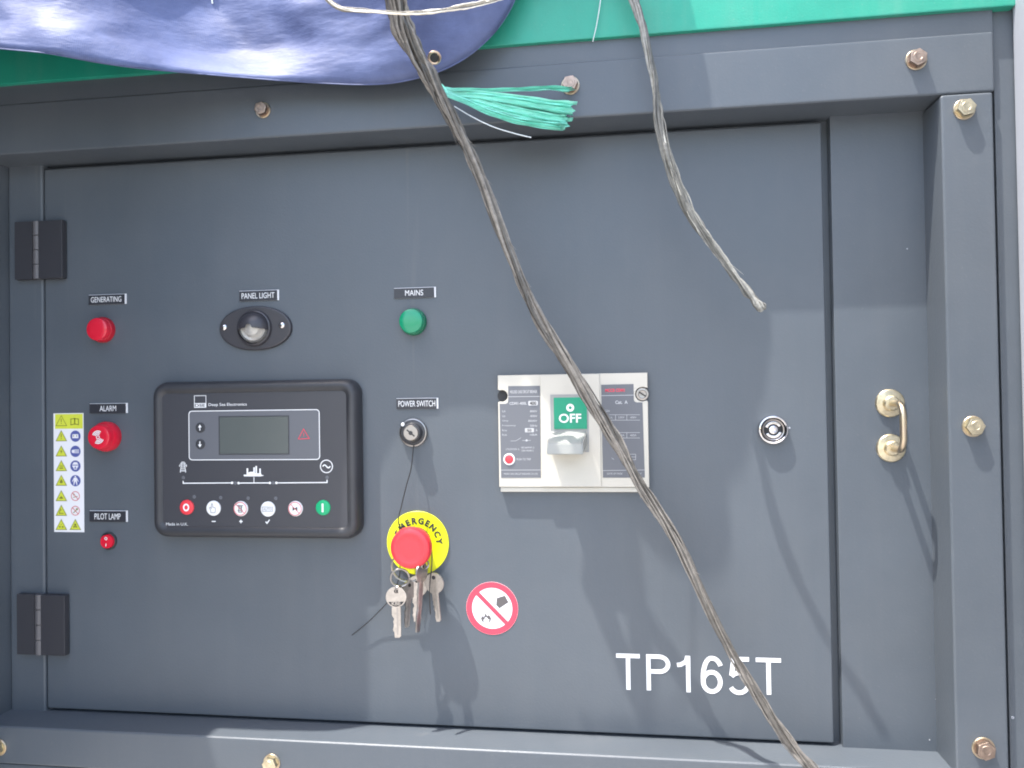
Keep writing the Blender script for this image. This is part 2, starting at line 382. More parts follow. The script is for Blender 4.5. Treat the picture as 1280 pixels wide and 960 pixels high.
# narrow strip and pale post beyond the lock side
xq = xp1+0.0045
MB().box(xq, xR, -0.02, 0.036, z_br-0.02, ROOF-0.001, 0.002, 2).build('side_strip', M_PAINT, CAB)
xw = (P(1264, 20, 0.038).x+P(1272, 320, .038).x)/2
sdo = MB().box(xw, xw+0.03, 0.0365, 0.46, z_br-0.1, ROOF-0.03, 0.006, 4).build('open_side_door', M_PALE, CAB)
MB().box(xL+0.41, xL+0.44, FR+.001, 0.78, z_br-0.1, ROOF-0.03, 0.006, 4).build('open_side_door', M_BLACKP, CAB)  # unseen black leaf, added to darken the hinge side

def hexbolt(px, py, d, rot, mb_, rw=9.3*MM, rh=7.2*MM, base=None):
    b = MB(); pts = [(rh/math.cos(math.pi/6)*math.cos(rot+math.pi/3*i), rh/math.cos(math.pi/6)*math.sin(rot+math.pi/3*i)) for i in range(6)]
    b.lathe([(rh*1.16, 0.0012), (rh*1.16, 0.0025)], seg=30)
    b.slab(pts, 0.0015, 0.0075, 0.0009)
    b.lathe([(rh*.72, 0.0076), (rh*.68, 0.0079), (rh*.40, 0.0079), (rh*.36, 0.0077)], seg=24)
    o = b.build('bolt', mb_, CAB, P(px, py, d), ang=25)
    MB().lathe([(rw, 0.0), (rw, 0.001), (rw-.0004, 0.0014), (rw*.6, 0.0014)], seg=32).build('washer', M_ZINC, o)
    return o
random.seed(4)
for px, py, d, s in ((329, 138, FR, .86), (713, 107, FR, .96), (1145, 75, FR, 1), (1205, 137, FR+.0025, 1), (1216, 533, FR+.0025, 1.0), (1229, 935, FR+.0025, 1.04), (340, 953, FR, .95), (-1, 934, FR, .95)):
    hexbolt(px, py, d, random.uniform(0, 1), M_COPPER if (py < 120 or py == 138 or px == 1229) else M_ZINC2, 9.2*MM*s, 6.9*MM*s)

# hinges
for (y0, y1, xo) in ((278, 350, 0), (741, 816, 3)):
    org = P(51+xo, (y0+y1)/2)
    L = Loc(org)
    h = (L(51, y0)[1]-L(51, y1)[1])/2
    hinge = MB().box(-0.004, 0.004, 0.0008, 0.003, -h*.97, h*.97).build('hinge', M_BLACKM, CAB, org)
    wl = 0.026
    MB().box(-wl, -0.0045, 0.0007, 0.0075, -h, h, 0.0006, 2).build('leaf', M_BLACKM, hinge)
    MB().box(0.0035, 0.0325, 0.0005, 0.0085, -h, h, 0.0014, 2).build('leaf', M_BLACKM, hinge)
    for k in range(4):
        a = -h+2*h*k/4+.0004; c = -h+2*h*(k+1)/4-.0004
        b = MB(); b.tube([(0, -0.0052, a), (0, -0.0052, c)], 0.0044, 20); b.build('knuckle', M_KNUCK, hinge, ang=40)

# door lock: chrome cam lock with a slotted insert
org = P(965.5, 537); lock = MB().lathe([(14.2*MM, 0), (14.2*MM, 0.004), (13.4*MM, 0.0062), (12.4*MM, 0.0066), (11.6*MM, 0.006), (11.3*MM, 0.0028)], seg=48, cap=False).build('door_lock', M_CHROME, CAB, org)
b = MB(); b.lathe([(11.4*MM, 0.0020), (0, 0.0020)], seg=40); b.build('lock_recess', M_DARKIN, lock)
b = MB(); b.lathe([(10.6*MM, 0.0020), (10.6*MM, 0.0052), (9.9*MM, 0.0060), (9.0*MM, 0.0056), (8.8*MM, 0.0032)], seg=44, cap=False)
b.build('lock_barrel', M_CHROMED, lock)
b = MB()
for k in range(2):
    a = math.pi*k+0.5; pts = circ(0, 0, 8.2*MM, 14, a, a+2.3)+circ(0, 0, 5.4*MM, 14, a+2.3, a)
    b.slab(pts, 0.0020, 0.0060, 0.0006)
b.lathe([(4.2*MM, 0.0020), (4.0*MM, 0.0056), (2.4*MM, 0.0062), (1.9*MM, 0.0040), (0, 0.0040)], seg=20)
b.build('key_slot', M_CHROME, lock)

# grab handle on two rosettes
o1 = P(1113.5, 504); o2 = P(1111.5, 560); gx = (o1.x+o2.x)/2
HD = 0.036; r = 3.0*MM; zz = (o1.z-o2.z)
path = [(0, -0.001, 0), (0, -0.012, 0), (0, -0.024, 0)]+[(0, -0.024-0.012*math.sin(t), -0.012*(1-math.cos(t))) for t in [math.pi/2*i/8 for i in range(1, 9)]]
path += [(0, -HD, -zz+0.014)]+[(0, -0.024-0.012*math.cos(t), -zz+0.012*(1-math.sin(t))) for t in [math.pi/2*i/8 for i in range(0, 9)]]+[(0, -0.012, -zz), (0, -0.001, -zz)]
b = MB(); b.tube(path, r, 14)
gh = b.build('grab_handle', M_ZINC, CAB, (gx, 0, o1.z))
for z in (0, -zz):
    MB().lathe([(13.2*MM, 0.0005), (13.2*MM, 0.0022), (12.4*MM, 0.0032), (7.4*MM, 0.0040), (7.0*MM, 0.0075), (6.0*MM, 0.0085), (3.2*MM, 0.0088)], 0, z, 40).build('rosette', M_ZINC2, gh)
# chipped paint specks, tiny drilled hole
for px, py, rr, d in ((1134, 311, .8, 0.0005), (1266, 897, 1.4, 0.036), (987, 535, 1.0, 0.0), (1170, 874, .6, .0005), (1162, 925, .7, .0005)):
    MB().lathe([(rr*MM, 0), (rr*.7*MM, 0.0004)], seg=9).build('paint_chip', M_PALE, CAB, P(px, py, d))

# ------------------------------------------------------------------ engraved plates
for txt, x0, y0, x1, y1, tx0, tx1, lab in (
        ('GENERATING', 112, 368, 158.5, 380.5, 115, 153, 'small black engraved plate reading GENERATING above the red lamp'),
        ('PANEL LIGHT', 300, 363, 349, 376, 303, 344, 'small black engraved plate reading PANEL LIGHT above the oval lamp'),
        ('MAINS', 493, 359.5, 545, 372.5, 507, 529.5, 'small black engraved plate reading MAINS above the green lamp'),
        ('POWER SWITCH', 496, 497.5, 548, 511, 498.5, 544.5, 'small black engraved plate reading POWER SWITCH above the key switch'),
        ('ALARM', 113, 504, 160, 516.5, 126, 146.5, 'small black engraved plate reading ALARM above the red alarm'),
        ('PILOT LAMP', 113, 638, 160, 652, 119.5, 152, 'small black engraved plate reading PILOT LAMP above the red rocker')):
    org = P((x0+x1)/2, (y0+y1)/2); t = thing('name_plate', org, lab, 'name plate', 'engraved name plates on the door')
    L = Loc(org); q = L.rect(x0, y0, x1, y1)
    MB().box(q[0], q[2], 0.0001, 0.0011, q[1], q[3]).build('lit_plate_edge', M_EDGE, t)  # white left showing at top and right paints the lit bevel
    MB().slab([(q[0]+.0001, q[1]), (q[2]-.0016, q[1]), (q[2]-.0016, q[3]-.0005), (q[0]+.0001, q[3]-.0005)], 0.0011, 0.0018, 0.0002).build('plate_face', M_PLATE, t)
    c = L((tx0+tx1)/2, (y0+y1)/2); wd = L(tx1, y0)[0]-L(tx0, y0)[0]
    MB().text(txt, c[0], c[1]-.0002, 0.00195, h=(q[3]-q[1])*.54, wd=wd, bold=0.0).build('lettering', M_WHITE, t, smooth=False)

# ------------------------------------------------------------------ indicator lamps
def lamp(px, py, ml, mb, name, lab, grp, r=13.2*MM):
    org = P(px, py); t = thing(name, org, lab, 'indicator lamp', grp)
    MB().lathe([(r*1.06, 0), (r*1.06, 0.0035), (r*1.0, 0.0052), (r*.93, 0.0055)], seg=44).build('collar', mb, t)
    MB().lathe([(r*.95, 0.0050), (r*.95, 0.0100), (r*.90, 0.0116), (r*.80, 0.0122), (r*.4, 0.0126), (0, 0.0127)], seg=44).build('lens', ml, t)
lamp(129.5, 412.5, M_REDL, M_REDBASE, 'indicator_lamp', 'round red indicator lamp below the GENERATING plate', 'round indicator lamps')
lamp(517, 402.5, M_GREENL, M_GREENBASE, 'indicator_lamp', 'round green indicator lamp below the MAINS plate', 'round indicator lamps')

# alarm sounder: bigger red knob with white sound-wave print
org = P(135, 545.5); t = thing('alarm_sounder', org, 'red flashing alarm sounder with white sound wave print below the ALARM plate', 'alarm')
ra = 16.2*MM
MB().lathe([(ra, 0), (ra*1.02, 0.004), (ra*.98, 0.0075), (ra*.90, 0.010)], seg=44).build('collar', M_REDL, t)
MB().lathe([(ra*.88, 0.0095), (ra*.84, 0.0135), (ra*.76, 0.0158), (ra*.62, 0.0165), (ra*.5, 0.0164), (0, 0.0164)], seg=44).build('dome', M_REDL, t)
b = MB(); d = 0.0167
for rr in (3.4, 5.0, 6.6):
    b.ring(0, 0, (rr-.5)*MM, (rr+.5)*MM, d, 16, math.radians(60), math.radians(158))
    b.ring(0, 0, (rr-.5)*MM, (rr+.5)*MM, d, 16, math.radians(240), math.radians(338))
b.ring(0, 0, 1.3*MM, 2.1*MM, d, 20)
b.build('sound_wave_print', M_WHITE, t, smooth=False)

# pilot lamp: small round rocker switch
org = P(136.5, 676); t = thing('rocker_switch', org, 'small round red rocker switch below the PILOT LAMP plate', 'rocker switch')
MB().lathe([(9.6*MM, 0), (9.6*MM, 0.0012), (9.0*MM, 0.0022), (8.0*MM, 0.0024), (7.9*MM, 0.001)], seg=40).build('bezel', M_BLACKP, t)
b = MB(); N = 40; top = []
rr = 7.7*MM; ring0 = [b.bm.verts.new((x, -0.001, z)) for x, z in circ(0, 0, rr, N)]
ring1 = [b.bm.verts.new((x, -(0.0044+0.10*abs(z-0.0)), z)) for x, z in circ(0, 0, rr*.94, N)]
for i in range(N): b.face((ring0[i], ring0[(i+1) % N], ring1[(i+1) % N], ring1[i]))
b.face(ring1[N//4+0:3*N//4+1]+[]); b.face(ring1[3*N//4:]+ring1[:N//4+1])
bmesh.ops.recalc_face_normals(b.bm, faces=b.bm.faces[:])
b.build('rocker', M_REDL, t, ang=20)
b = MB(); b.ring(0, 3.4*MM, 1.0*MM, 1.7*MM, 0.0056, 20); b.stroke([(0, -2.0*MM), (0, -5.0*MM)], 0.8*MM, 0.0056)
b.build('marking', M_WHITE, t, smooth=False)

# panel light: oval plate, dome with clear lens, two screws
org = P(320.5, 410.5); t = thing('panel_light', org, 'oval black panel light with clear domed lens below its plate', 'lamp')
L = Loc(org); ax = (L(365.5, 410)[0]-L(275.5, 410)[0])/2; az = (L(320, 383)[1]-L(320, 438)[1])/2
pts = []
for i in range(56):
    a = 2*math.pi*i/56; c, s_ = math.cos(a), math.sin(a)
    pts.append((ax*math.copysign(abs(c)**0.95, c), az*math.copysign(abs(s_)**0.98, s_)))
MB().slab(pts, 0, 0.0042, 0.0022).build('oval_plate', M_OVAL, t)
ds = 0.0042; rd = 17.5*MM
MB().lathe([(rd*1.12, ds), (rd*1.06, ds+.003), (rd*.98, ds+.0036), (rd*.95, ds+.001)], seg=44).build('lens_collar', M_OVAL, t)
# hood over the upper half, clear dome under it
b = MB(); nA, nB = 28, 8; V = []
for i in range(nB+1):
    ph = math.pi/2*i/nB
    V.append([b.bm.verts.new((rd*.96*math.cos(ph)*math.cos(a), -(ds+.002+rd*.72*math.sin(ph)), rd*.96*math.cos(ph)*math.sin(a))) for a in [math.radians(-8)+math.radians(196)*k/nA for k in range(nA+1)]])
for a_, c_ in zip(V[:-2], V[1:-1]):
    for k in range(nA): b.face((a_[k], a_[k+1], c_[k+1], c_[k]))
b.build('hood', M_OVAL, t)
b = MB(); b.lathe([(rd*.92*math.cos(math.pi/2*i/9), ds+.001+rd*.66*math.sin(math.pi/2*i/9)) for i in range(10)], seg=40)
b.build('lens', M_GLASS, t)
b = MB(); b.lathe([(rd*.9, ds+.0006), (rd*.5, ds+.0012), (rd*.42, ds+.006), (0, ds+.0085)], seg=32); b.build('reflector', M_BULB, t)
for px, py in ((282.8, 409.5), (354.8, 407)):
    x, z = L(px, py)
    b = MB(); b.lathe([(3.4*MM, 0.004), (3.2*MM, 0.0056), (2.2*MM, 0.0066), (1.0*MM, 0.0069)], x, z, 20)
    so = b.build('screw', M_CHROME, t)
    b = MB(); b.stroke([(x-1.7*MM, z-.6*MM), (x+1.7*MM, z+.6*MM)], .5*MM, .0071); b.stroke([(x-.6*MM, z+1.7*MM), (x+.6*MM, z-1.7*MM)], .5*MM, .00712); b.build('screw_slot', M_DARKIN, so, smooth=False)

# key switch
org = P(517.5, 540.5); t = thing('key_switch', org, 'black key switch with chrome ring and metal keyhole below POWER SWITCH plate', 'key switch')
L = Loc(org); rk = 14.6*MM
MB().lathe([(rk, 0), (rk, 0.0035), (rk*.97, 0.0046), (rk*.90, 0.0049), (rk*.88, 0.0042)], seg=48, cap=False).build('ring', M_CHROMED, t)
MB().lathe([(rk*.90, 0.0036), (rk*.86, 0.0046), (rk*.72, 0.0050), (rk*.66, 0.0090), (rk*.62, 0.0105), (rk*.56, 0.0108)], seg=44).build('bezel', M_BLACKP, t)
MB().lathe([(rk*.55, 0.0090), (rk*.55, 0.0120), (rk*.50, 0.0130), (rk*.2, 0.0131), (0, 0.0131)], seg=36).build('lock_barrel', M_CHROMED, t)
b = MB(); b.poly(circ(0, 0, 2.2*MM, 20), 0.01325); a = math.radians(-40); b.stroke([(-5.2*MM*math.cos(a), -5.2*MM*math.sin(a)), (5.2*MM*math.cos(a), 5.2*MM*math.sin(a))], 1.5*MM, 0.0133)
b.build('keyhole', M_DARKIN, t, smooth=False)
MB().lathe([(1.9*MM, 0.0045), (1.7*MM, 0.0056), (0, 0.0058)], *L(503.5, 530.5, .005), seg=16).build('position_dot', M_WHITE, t)

# ------------------------------------------------------------------ control module
org = P(322, 574); t = thing('control_module', org, 'black generator control module with grey display and row of six round buttons', 'control panel')
L = Loc(org); fd = 0.0145
q = L.rect(193, 475.5, 450, 672.5, 0.010)
b = MB(); pr = [(0, 0.0), (0, 0.008), (1.2, 0.0125), (3.2, 0.0158), (6.0, 0.0172), (9.0, 0.0168), (11.5, 0.0152), (12.6, fd-.0004)]
rings = []
for ins, d in pr:
    i = ins*MM; rings.append([b.bm.verts.new((x, -d, z)) for x, z in rrect(q[0]+i, q[1]+i, q[2]-i, q[3]-i, max(0.004, 0.0155-i*.75), 8)])
for a_, c_ in zip(rings, rings[1:]):
    n = len(a_)
    for i in range(n): b.face((a_[i], a_[(i+1) % n], c_[(i+1) % n], c_[i]))
b.build('bezel', M_BLACKP, t, ang=60)
i = 12.4*MM
MB().slab(rrect(q[0]+i, q[1]+i, q[2]-i, q[3]-i, 0.005, 6), 0.006, fd, 0.0002).build('face_plate', M_FACE, t)
L.d = fd
def C(x, y, k=4.1724):  # crop of the module at 4.1724x -> photo pixels -> local
    return L(180+x/k, 460+y/k)
def CR(x0, y0, x1, y1):
    return L.rect(180+x0/4.1724, 460+y0/4.1724, 180+x1/4.1724, 460+y1/4.1724)
e = fd+0.0002
w_ = CR(236, 221, 916, 478)
MB().slab(rrect(*[w_[0], w_[1], w_[2], w_[3]], 0.0035, 6), fd-.001, e).build('display_surround', M_WINGREY, t, smooth=False)
b = MB(); b.stroke(rrect(w_[0], w_[1], w_[2], w_[3], 0.0035, 6), 0.85*MM, e+.00025, True); b.build('display_outline', M_WHITE, t, smooth=False)
s_ = CR(396, 255, 753, 446)
b = MB(); b.stroke(rpts((s_[0]-.0006, s_[1]-.0006, s_[2]+.0006, s_[3]+.0006)), .9*MM, e+.0004, True); b.build('display_rim', M_FACE, t, smooth=False)
MB().slab(rpts(s_), e-.0004, e+.0003).build('display', M_LCD, t, smooth=False)
for (x, y, up) in ((295, 311, 1), (295, 397, -1)):
    c = C(x, y); k = up
    ab = MB().lathe([(5.3*MM, e), (5.2*MM, e+.0005), (4.7*MM, e+.0009), (0, e+.0010)], c[0], c[1], 32).build('arrow_button', M_DARKIN if False else M_BLACKP, t)
    b = MB(); b.poly([(c[0]-2.0*MM, c[1]+k*.3*MM), (c[0]+2.0*MM, c[1]+k*.3*MM), (c[0], c[1]+k*3.4*MM)], e+.0012); b.stroke([(c[0], c[1]+k*.3*MM), (c[0], c[1]-k*3.0*MM)], 1.0*MM, e+.0012)
    b.build('arrow', M_WHITE, ab, smooth=False)
# logo and maker's lettering
lg = CR(262, 143, 325, 207); b = MB()
b.stroke(rpts((lg[0]+.0003, lg[1]+.0003, lg[2]-.0003, lg[3]-.0003)), .6*MM, e, True)
b.poly(rpts((lg[0], lg[1], lg[2], lg[1]+(lg[3]-lg[1])*.37)), e+.0001)
lo = b.build('logo', M_GREYP if False else M_WHITE, t, smooth=False)
c = C(293, 195); MB().text('DSE', c[0], c[1], e+.0003, h=3.0*MM, wd=(lg[2]-lg[0])*.86, bold=.02).build('logo_lettering', M_FACE, lo, smooth=False)
b = MB(); c0 = C(337, 192); c1 = C(536, 189); b.text('Deep Sea Electronics', (c0[0]+c1[0])/2, (c0[1]+c1[1])/2-.0003, e, h=4.0*MM, wd=c1[0]-c0[0], bold=.0); b.build('lettering', M_WHITE, t, smooth=False); b = MB()
c0 = C(116, 815); c1 = C(230, 813); b.text('Made in U.K.', (c0[0]+c1[0])/2, (c0[1]+c1[1])/2, e, h=3.0*MM, wd=c1[0]-c0[0], bold=.0); b.build('lettering', M_WHITE, t, smooth=False); b = MB()
for tx, x, y, h in (('+', 506, 800, 3.6), ):
    c = C(x, y); b.stroke([(c[0]-1.9*MM, c[1]), (c[0]+1.9*MM, c[1])], 1.1*MM, e); b.stroke([(c[0], c[1]-1.9*MM), (c[0], c[1]+1.9*MM)], 1.1*MM, e+.00005); b.build('plus_sign', M_WHITE, t, smooth=False); b = MB()
c = C(364, 800); b.stroke([(c[0]-2.2*MM, c[1]), (c[0]+2.2*MM, c[1])], 1.0*MM, e); b.build('minus_sign', M_WHITE, t, smooth=False); b = MB()
c = C(645, 802); b.stroke([(c[0]-2.2*MM, c[1]+.2*MM), (c[0]-.7*MM, c[1]-1.6*MM), (c[0]+2.2*MM, c[1]+2.2*MM)], 1.1*MM, e)
b.build('tick_mark', M_WHITE, t, smooth=False)
# warning triangle outline
b = MB(); b.stroke([C(806, 370), C(863, 368), C(833, 318)], .7*MM, e+.0003, True); b.stroke([C(834, 338), C(834, 356)], .6*MM, e+.0003)
b.build('warning_triangle', M_REDPR, t, smooth=False)
# single line diagram
b = MB(); lw = 1.05*MM
b.stroke([C(205, 588), C(205, 601), C(460, 599)], lw, e); b.stroke([C(494, 600), C(657, 599)], lw, e); b.stroke([C(691, 599), C(955, 597), C(955, 583)], lw, e)
b.stroke([C(574, 568), C(574, 600)], .7*MM, e+.00005)
for x, y in ((460, 599), (494, 600), (657, 599), (691, 599)): b.poly(circ(*C(x, y), 1.35*MM, 14), e+.0001)
# pylon
for a_, c_ in (((190, 498), (218, 498)), ((185, 506), (224, 506)), ((194, 516), (214, 516)), ((193, 526), (215, 526)), ((192, 536), (216, 536)), ((197, 491), (190, 545)), ((211, 491), (218, 545)), ((197, 491), (211, 491)), ((185, 506), (187, 515)), ((223, 506), (221, 515))):
    b.stroke([C(*a_), C(*c_)], .8*MM, e+.00005)
# works skyline
b.poly([C(520, 556), C(536, 556), C(536, 549), C(556, 541), C(571, 541), C(571, 549), C(612, 549), C(612, 556), C(627, 561), C(606, 565), C(522, 565)], e+.00008)
for x, y0, y1, w2 in ((540, 523, 556, 1.7), (575, 518, 556, 1.7), (586, 511, 556, 1.7), (606, 524, 556, 1.7)): b.stroke([C(x, y0), C(x, y1)], w2*MM, e+.00012)
# generator circle with wave
c = C(952, 513); b.ring(c[0], c[1], 6.0*MM, 6.9*MM, e)
b.stroke([(c[0]+x*MM, c[1]+-1.5*MM*math.sin(x*.8)) for x in [-4+.5*k for k in range(17)]], 1.2*MM, e)
b.build('line_diagram', M_WHITE, t, smooth=False)
for x, y in ((262, 672), (400, 676), (543, 679), (687, 680), (205, 572), (955, 571), (476, 600), (674, 599)):
    MB().lathe([(1.9*MM, fd), (1.8*MM, e+.0001), (0, e+.0002)], *C(x, y), seg=16).build('indicator_light', M_WINGREY, t)
# six push buttons
def hand(c, b, s=1.0):
    pts = [(-2.2, -4.4), (-2.6, -1.5), (-3.6, .6), (-2.9, 1.4), (-1.6, .0), (-1.6, 4.4), (-.9, 5.0), (-.2, 4.4), (0, 1.2), (2.6, .8), (3.0, -1.8), (2.4, -4.4)]
    b.stroke([(c[0]+x*MM*s, c[1]+z*MM*s) for x, z in pts], .7*MM, bt, True)
for k, (x, y, mm_, kind) in enumerate(((225, 726, M_REDB, 'O'), (364, 731, M_WHITE, 'hand'), (506, 733, M_WHITE, 'test'), (648, 735, M_WHITE, 'auto'), (791, 733, M_WHITE, 'mute'), (935, 728, M_GREENB, 'I'))):
    c = C(x, y); rb = 7.9*MM
    bo = MB().lathe([(rb, fd), (rb, e+.0004), (rb*.95, e+.0011), (rb*.8, e+.0014), (0, e+.0015)], c[0], c[1], 40).build('push_button', mm_, t)
    bt = e+.0018; b = MB(); im = M_GREYP
    if kind == 'O':
        b.text('O', c[0], c[1], bt, h=8.2*MM, wd=7.0*MM, bold=.035); im = M_WHITEV
    elif kind == 'I': b.stroke([(c[0], c[1]-4.4*MM), (c[0], c[1]+4.4*MM)], 1.9*MM, bt); im = M_WHITEV
    elif kind == 'hand': hand(c, b)
    elif kind == 'auto':
        b.stroke(rpts((c[0]-5.6*MM, c[1]-2.3*MM, c[0]+5.6*MM, c[1]+2.3*MM)), .6*MM, bt, True); b.text('AUTO', c[0], c[1], bt, h=2.8*MM, wd=9.2*MM, bold=.01)
    else:
        b.ring(c[0], c[1], rb*.80, rb*.90, bt); a = rb*.6; b.stroke([(c[0]-a, c[1]+a), (c[0]+a, c[1]-a)], .7*MM, bt+.00005); im = M_PINKPR
        b2 = MB()
        if kind == 'mute': b2.poly([(c[0]-2.6*MM, c[1]+2.2*MM), (c[0], c[1]+.6*MM), (c[0]+2.6*MM, c[1]+2.2*MM), (c[0]+2.6*MM, c[1]-2.2*MM), (c[0], c[1]-.6*MM), (c[0]-2.6*MM, c[1]-2.2*MM)], bt-.0001)
        else:
            for dz, ww in ((3.4, 3.4), (1.9, 2.6), (.4, 1.8), (-1.6, 2.8), (-3.4, 2.2)): b2.stroke([(c[0]-ww*MM, c[1]+dz*MM), (c[0]+ww*MM, c[1]+dz*MM)], .7*MM, bt-.0001)
            b2.stroke([(c[0]-1.2*MM, c[1]+3.4*MM), (c[0]-1.8*MM, c[1]-3.4*MM)], .6*MM, bt-.00012); b2.stroke([(c[0]+1.2*MM, c[1]+3.4*MM), (c[0]+1.8*MM, c[1]-3.4*MM)], .6*MM, bt-.00012)
        b2.build('symbol', M_DKPRINT, bo, smooth=False)
    b.build('symbol', im, bo, smooth=False)

# ------------------------------------------------------------------ warning pictogram strip
org = P(86, 590.5); t = thing('warning_sticker', org, 'tall white sticker with two columns of yellow warning triangles and blue discs', 'sticker')
L = Loc(org); q = L.rect(67.5, 516.5, 105, 665); e = 0.0003
MB().slab(rpts(q), 0.00005, e).build('film', M_STICK, t, smooth=False)
def S(x, y): return L(40+x/4.8, 480+y/4.8)
hd = L.rect(40+140/4.8, 480+180/4.8, 40+306/4.8, 480+268/4.8)
MB().poly(rpts(hd), e+.00015).build('yellow_header', M_YELST, t, smooth=False)
tri_y = MB(); tri_o = MB(); blu = MB(); rd_ = MB(); wh = MB(); dk = MB()
def tri(c, base=True, r=6.6*MM):
    pts = [(c[0]+r*1.12*math.cos(math.radians(a)), c[1]-r*.22+r*1.12*math.sin(math.radians(a))) for a in (90, 210, 330)]
    if base: tri_y.poly(pts, e+.0001)
    tri_o.stroke(pts, .65*MM, e+.0003, True)
rows = (222, 313, 404, 492, 580, 672, 760, 845)
def D(c, x, z): return (c[0]+x*MM, c[1]+z*MM)
def icon(kind, c, b):
    d = e+.0004
    if kind == 'bang': b.stroke([D(c, 0, 2.6), D(c, 0, -1.2)], .9*MM, d); b.poly(circ(*D(c, 0, -2.6), .55*MM, 10), d)
    elif kind == 'bolt': b.poly([D(c, .6, 2.6), D(c, -1.4, -.6), D(c, -.1, -.4), D(c, -.5, -3), D(c, 1.5, .3), D(c, .2, .2)], d)
    elif kind == 'hot':
        b.poly([D(c, -2.2, -2.9), D(c, 2.2, -2.9), D(c, 2.2, -1.9), D(c, -2.2, -1.9)], d)
        for x in (-1.3, 0, 1.3): b.stroke([D(c, x-.2, -1.3), D(c, x+.3, -.5), D(c, x-.2, .4), D(c, x+.1, 1.2)], .4*MM, d)
    elif kind == 'flame': b.poly([D(c, -1.6, -2.6), D(c, -1.9, -.9), D(c, -.7, .6), D(c, -.4, 2.3), D(c, .9, .7), D(c, 1.9, -1.0), D(c, 1.4, -2.6)], d)
    elif kind == 'heap': b.poly([D(c, -2.8, -2.6), D(c, -1.3, -1.3), D(c, 0, .1), D(c, 1.2, -1.2), D(c, 2.8, -2.5), D(c, 0, -3.1)], d)
    elif kind == 'trip': b.stroke([D(c, -2.8, -2.9), D(c, 2.8, -2.9)], .8*MM, d); b.stroke([D(c, -2.2, -2.6), D(c, -1.6, .2), D(c, .4, 1.0)], .8*MM, d); b.poly(circ(*D(c, -.8, 1.8), .7*MM, 10), d)
    elif kind == 'battery':
        for x in (-1.7, 1.7): b.poly(rpts((c[0]+(x-1.0)*MM, c[1]-2.9*MM, c[0]+(x+1.0)*MM, c[1]-1.4*MM)), d)
        b.stroke([D(c, -.6, .2), D(c, .7, .8)], .5*MM, d)
    elif kind == 'skull':
        b.poly(circ(*D(c, 0, .2), 1.3*MM, 14), d); b.stroke([D(c, -2.4, -1.3), D(c, 2.4, -2.8)], .7*MM, d); b.stroke([D(c, -2.4, -2.8), D(c, 2.4, -1.3)], .7*MM, d+.00003)
for yy, k in zip(rows, ('bang', 'bang', 'bolt', 'hot', 'flame', 'heap', 'trip', 'battery')):
    c = S(178, yy); tri(c, yy != 222); icon(k, c, dk)
c = S(258, 226)
for s2 in (-1, 1): tri_o.stroke([D(c, 0, -2.6), D(c, 4.6*s2, -3.4), D(c, 4.6*s2, 3.0), D(c, 0, 3.4)], .9*MM, e+.0003, True)
c = S(262, 845); tri(c); icon('skull', c, dk)
for yy, k in zip(rows[1:5], ('visor', 'glove', 'mask', 'suit')):
    c = S(262, yy); blu.poly(circ(c[0], c[1], 6.2*MM, 30), e+.0001); d = e+.0002
    if k == 'visor':
        wh.poly([D(c, -3.8, -2.2), D(c, 3.8, -2.2), D(c, 3.4, 2.2), D(c, -3.4, 2.2)], d); dk.stroke([D(c, -2, -.6), D(c, -2, 1.4)], .9*MM, d+.0001); dk.stroke([D(c, 1.6, -.6), D(c, 1.6, 1.4)], .9*MM, d+.0001)
    elif k == 'glove':
        for z in (-1.5, 0, 1.5): wh.stroke([D(c, -1.5, z), D(c, 4.4, z)], .8*MM, d)
        wh.poly([D(c, -4.2, -1.4), D(c, -1.2, -2.0), D(c, -1.2, 2.0), D(c, -4.2, 1.4)], d+.00004)
    elif k == 'mask':
        wh.poly([D(c, x, z) for x, z in ((-3.6, -.5), (-2.4, -1.8), (-1.6, -3.8), (1.6, -3.8), (2.4, -1.8), (3.6, -.5), (3.4, 2.2), (1.8, 4.2), (-1.8, 4.2), (-3.4, 2.2))], d)
        blu.stroke([D(c, -3.2, 1.0), D(c, 3.2, 1.0)], .9*MM, d+.0001); blu.poly([D(c, -1.5, -2.9), D(c, 1.5, -2.9), D(c, 0, -.2)], d+.0001)
    else:
        wh.poly([D(c, x, z) for x, z in ((-2.4, -5), (-1.7, -5), (-.1, -.8), (.1, -.8), (1.7, -5), (2.4, -5), (1.7, 1.0), (3.6, -1.4), (3.9, -.4), (1.6, 3.4), (-1.6, 3.4), (-3.9, -.4), (-3.6, -1.4), (-1.7, 1.0))], d)
        wh.poly(circ(*D(c, 0, 4.4), .9*MM, 12), d+.00005)
for yy, k in zip(rows[5:7], ('match', 'spanner')):
    c = S(262, yy); rd_.ring(c[0], c[1], 4.5*MM, 5.3*MM, e+.0002); rd_.stroke([D(c, -3.4, 3.4), D(c, 3.4, -3.4)], .8*MM, e+.00045)
    if k == 'match': dk.stroke([D(c, -2.6, -1.5), D(c, 2.6, -.3)], .7*MM, e+.0002); dk.stroke([D(c, -2.4, .6), D(c, -1.8, 2.4), D(c, -.4, .2)], .7*MM, e+.0002)
    else: dk.stroke([D(c, -2.4, -2.4), D(c, 2.0, 1.6)], .9*MM, e+.0002); dk.poly(circ(*D(c, 2.0, 1.8), 1.2*MM, 10), e+.00022)
tri_y.build('yellow_fields', M_YELST, t, smooth=False); tri_o.build('triangle_outlines', M_OLIVE, t, smooth=False); blu.build('blue_discs', M_BLUEST, t, smooth=False)
rd_.build('red_circles', M_PINKPR, t, smooth=False); wh.build('white_symbols', M_STICK, t, smooth=False); dk.build('black_symbols', M_OLIVE, t, smooth=False)

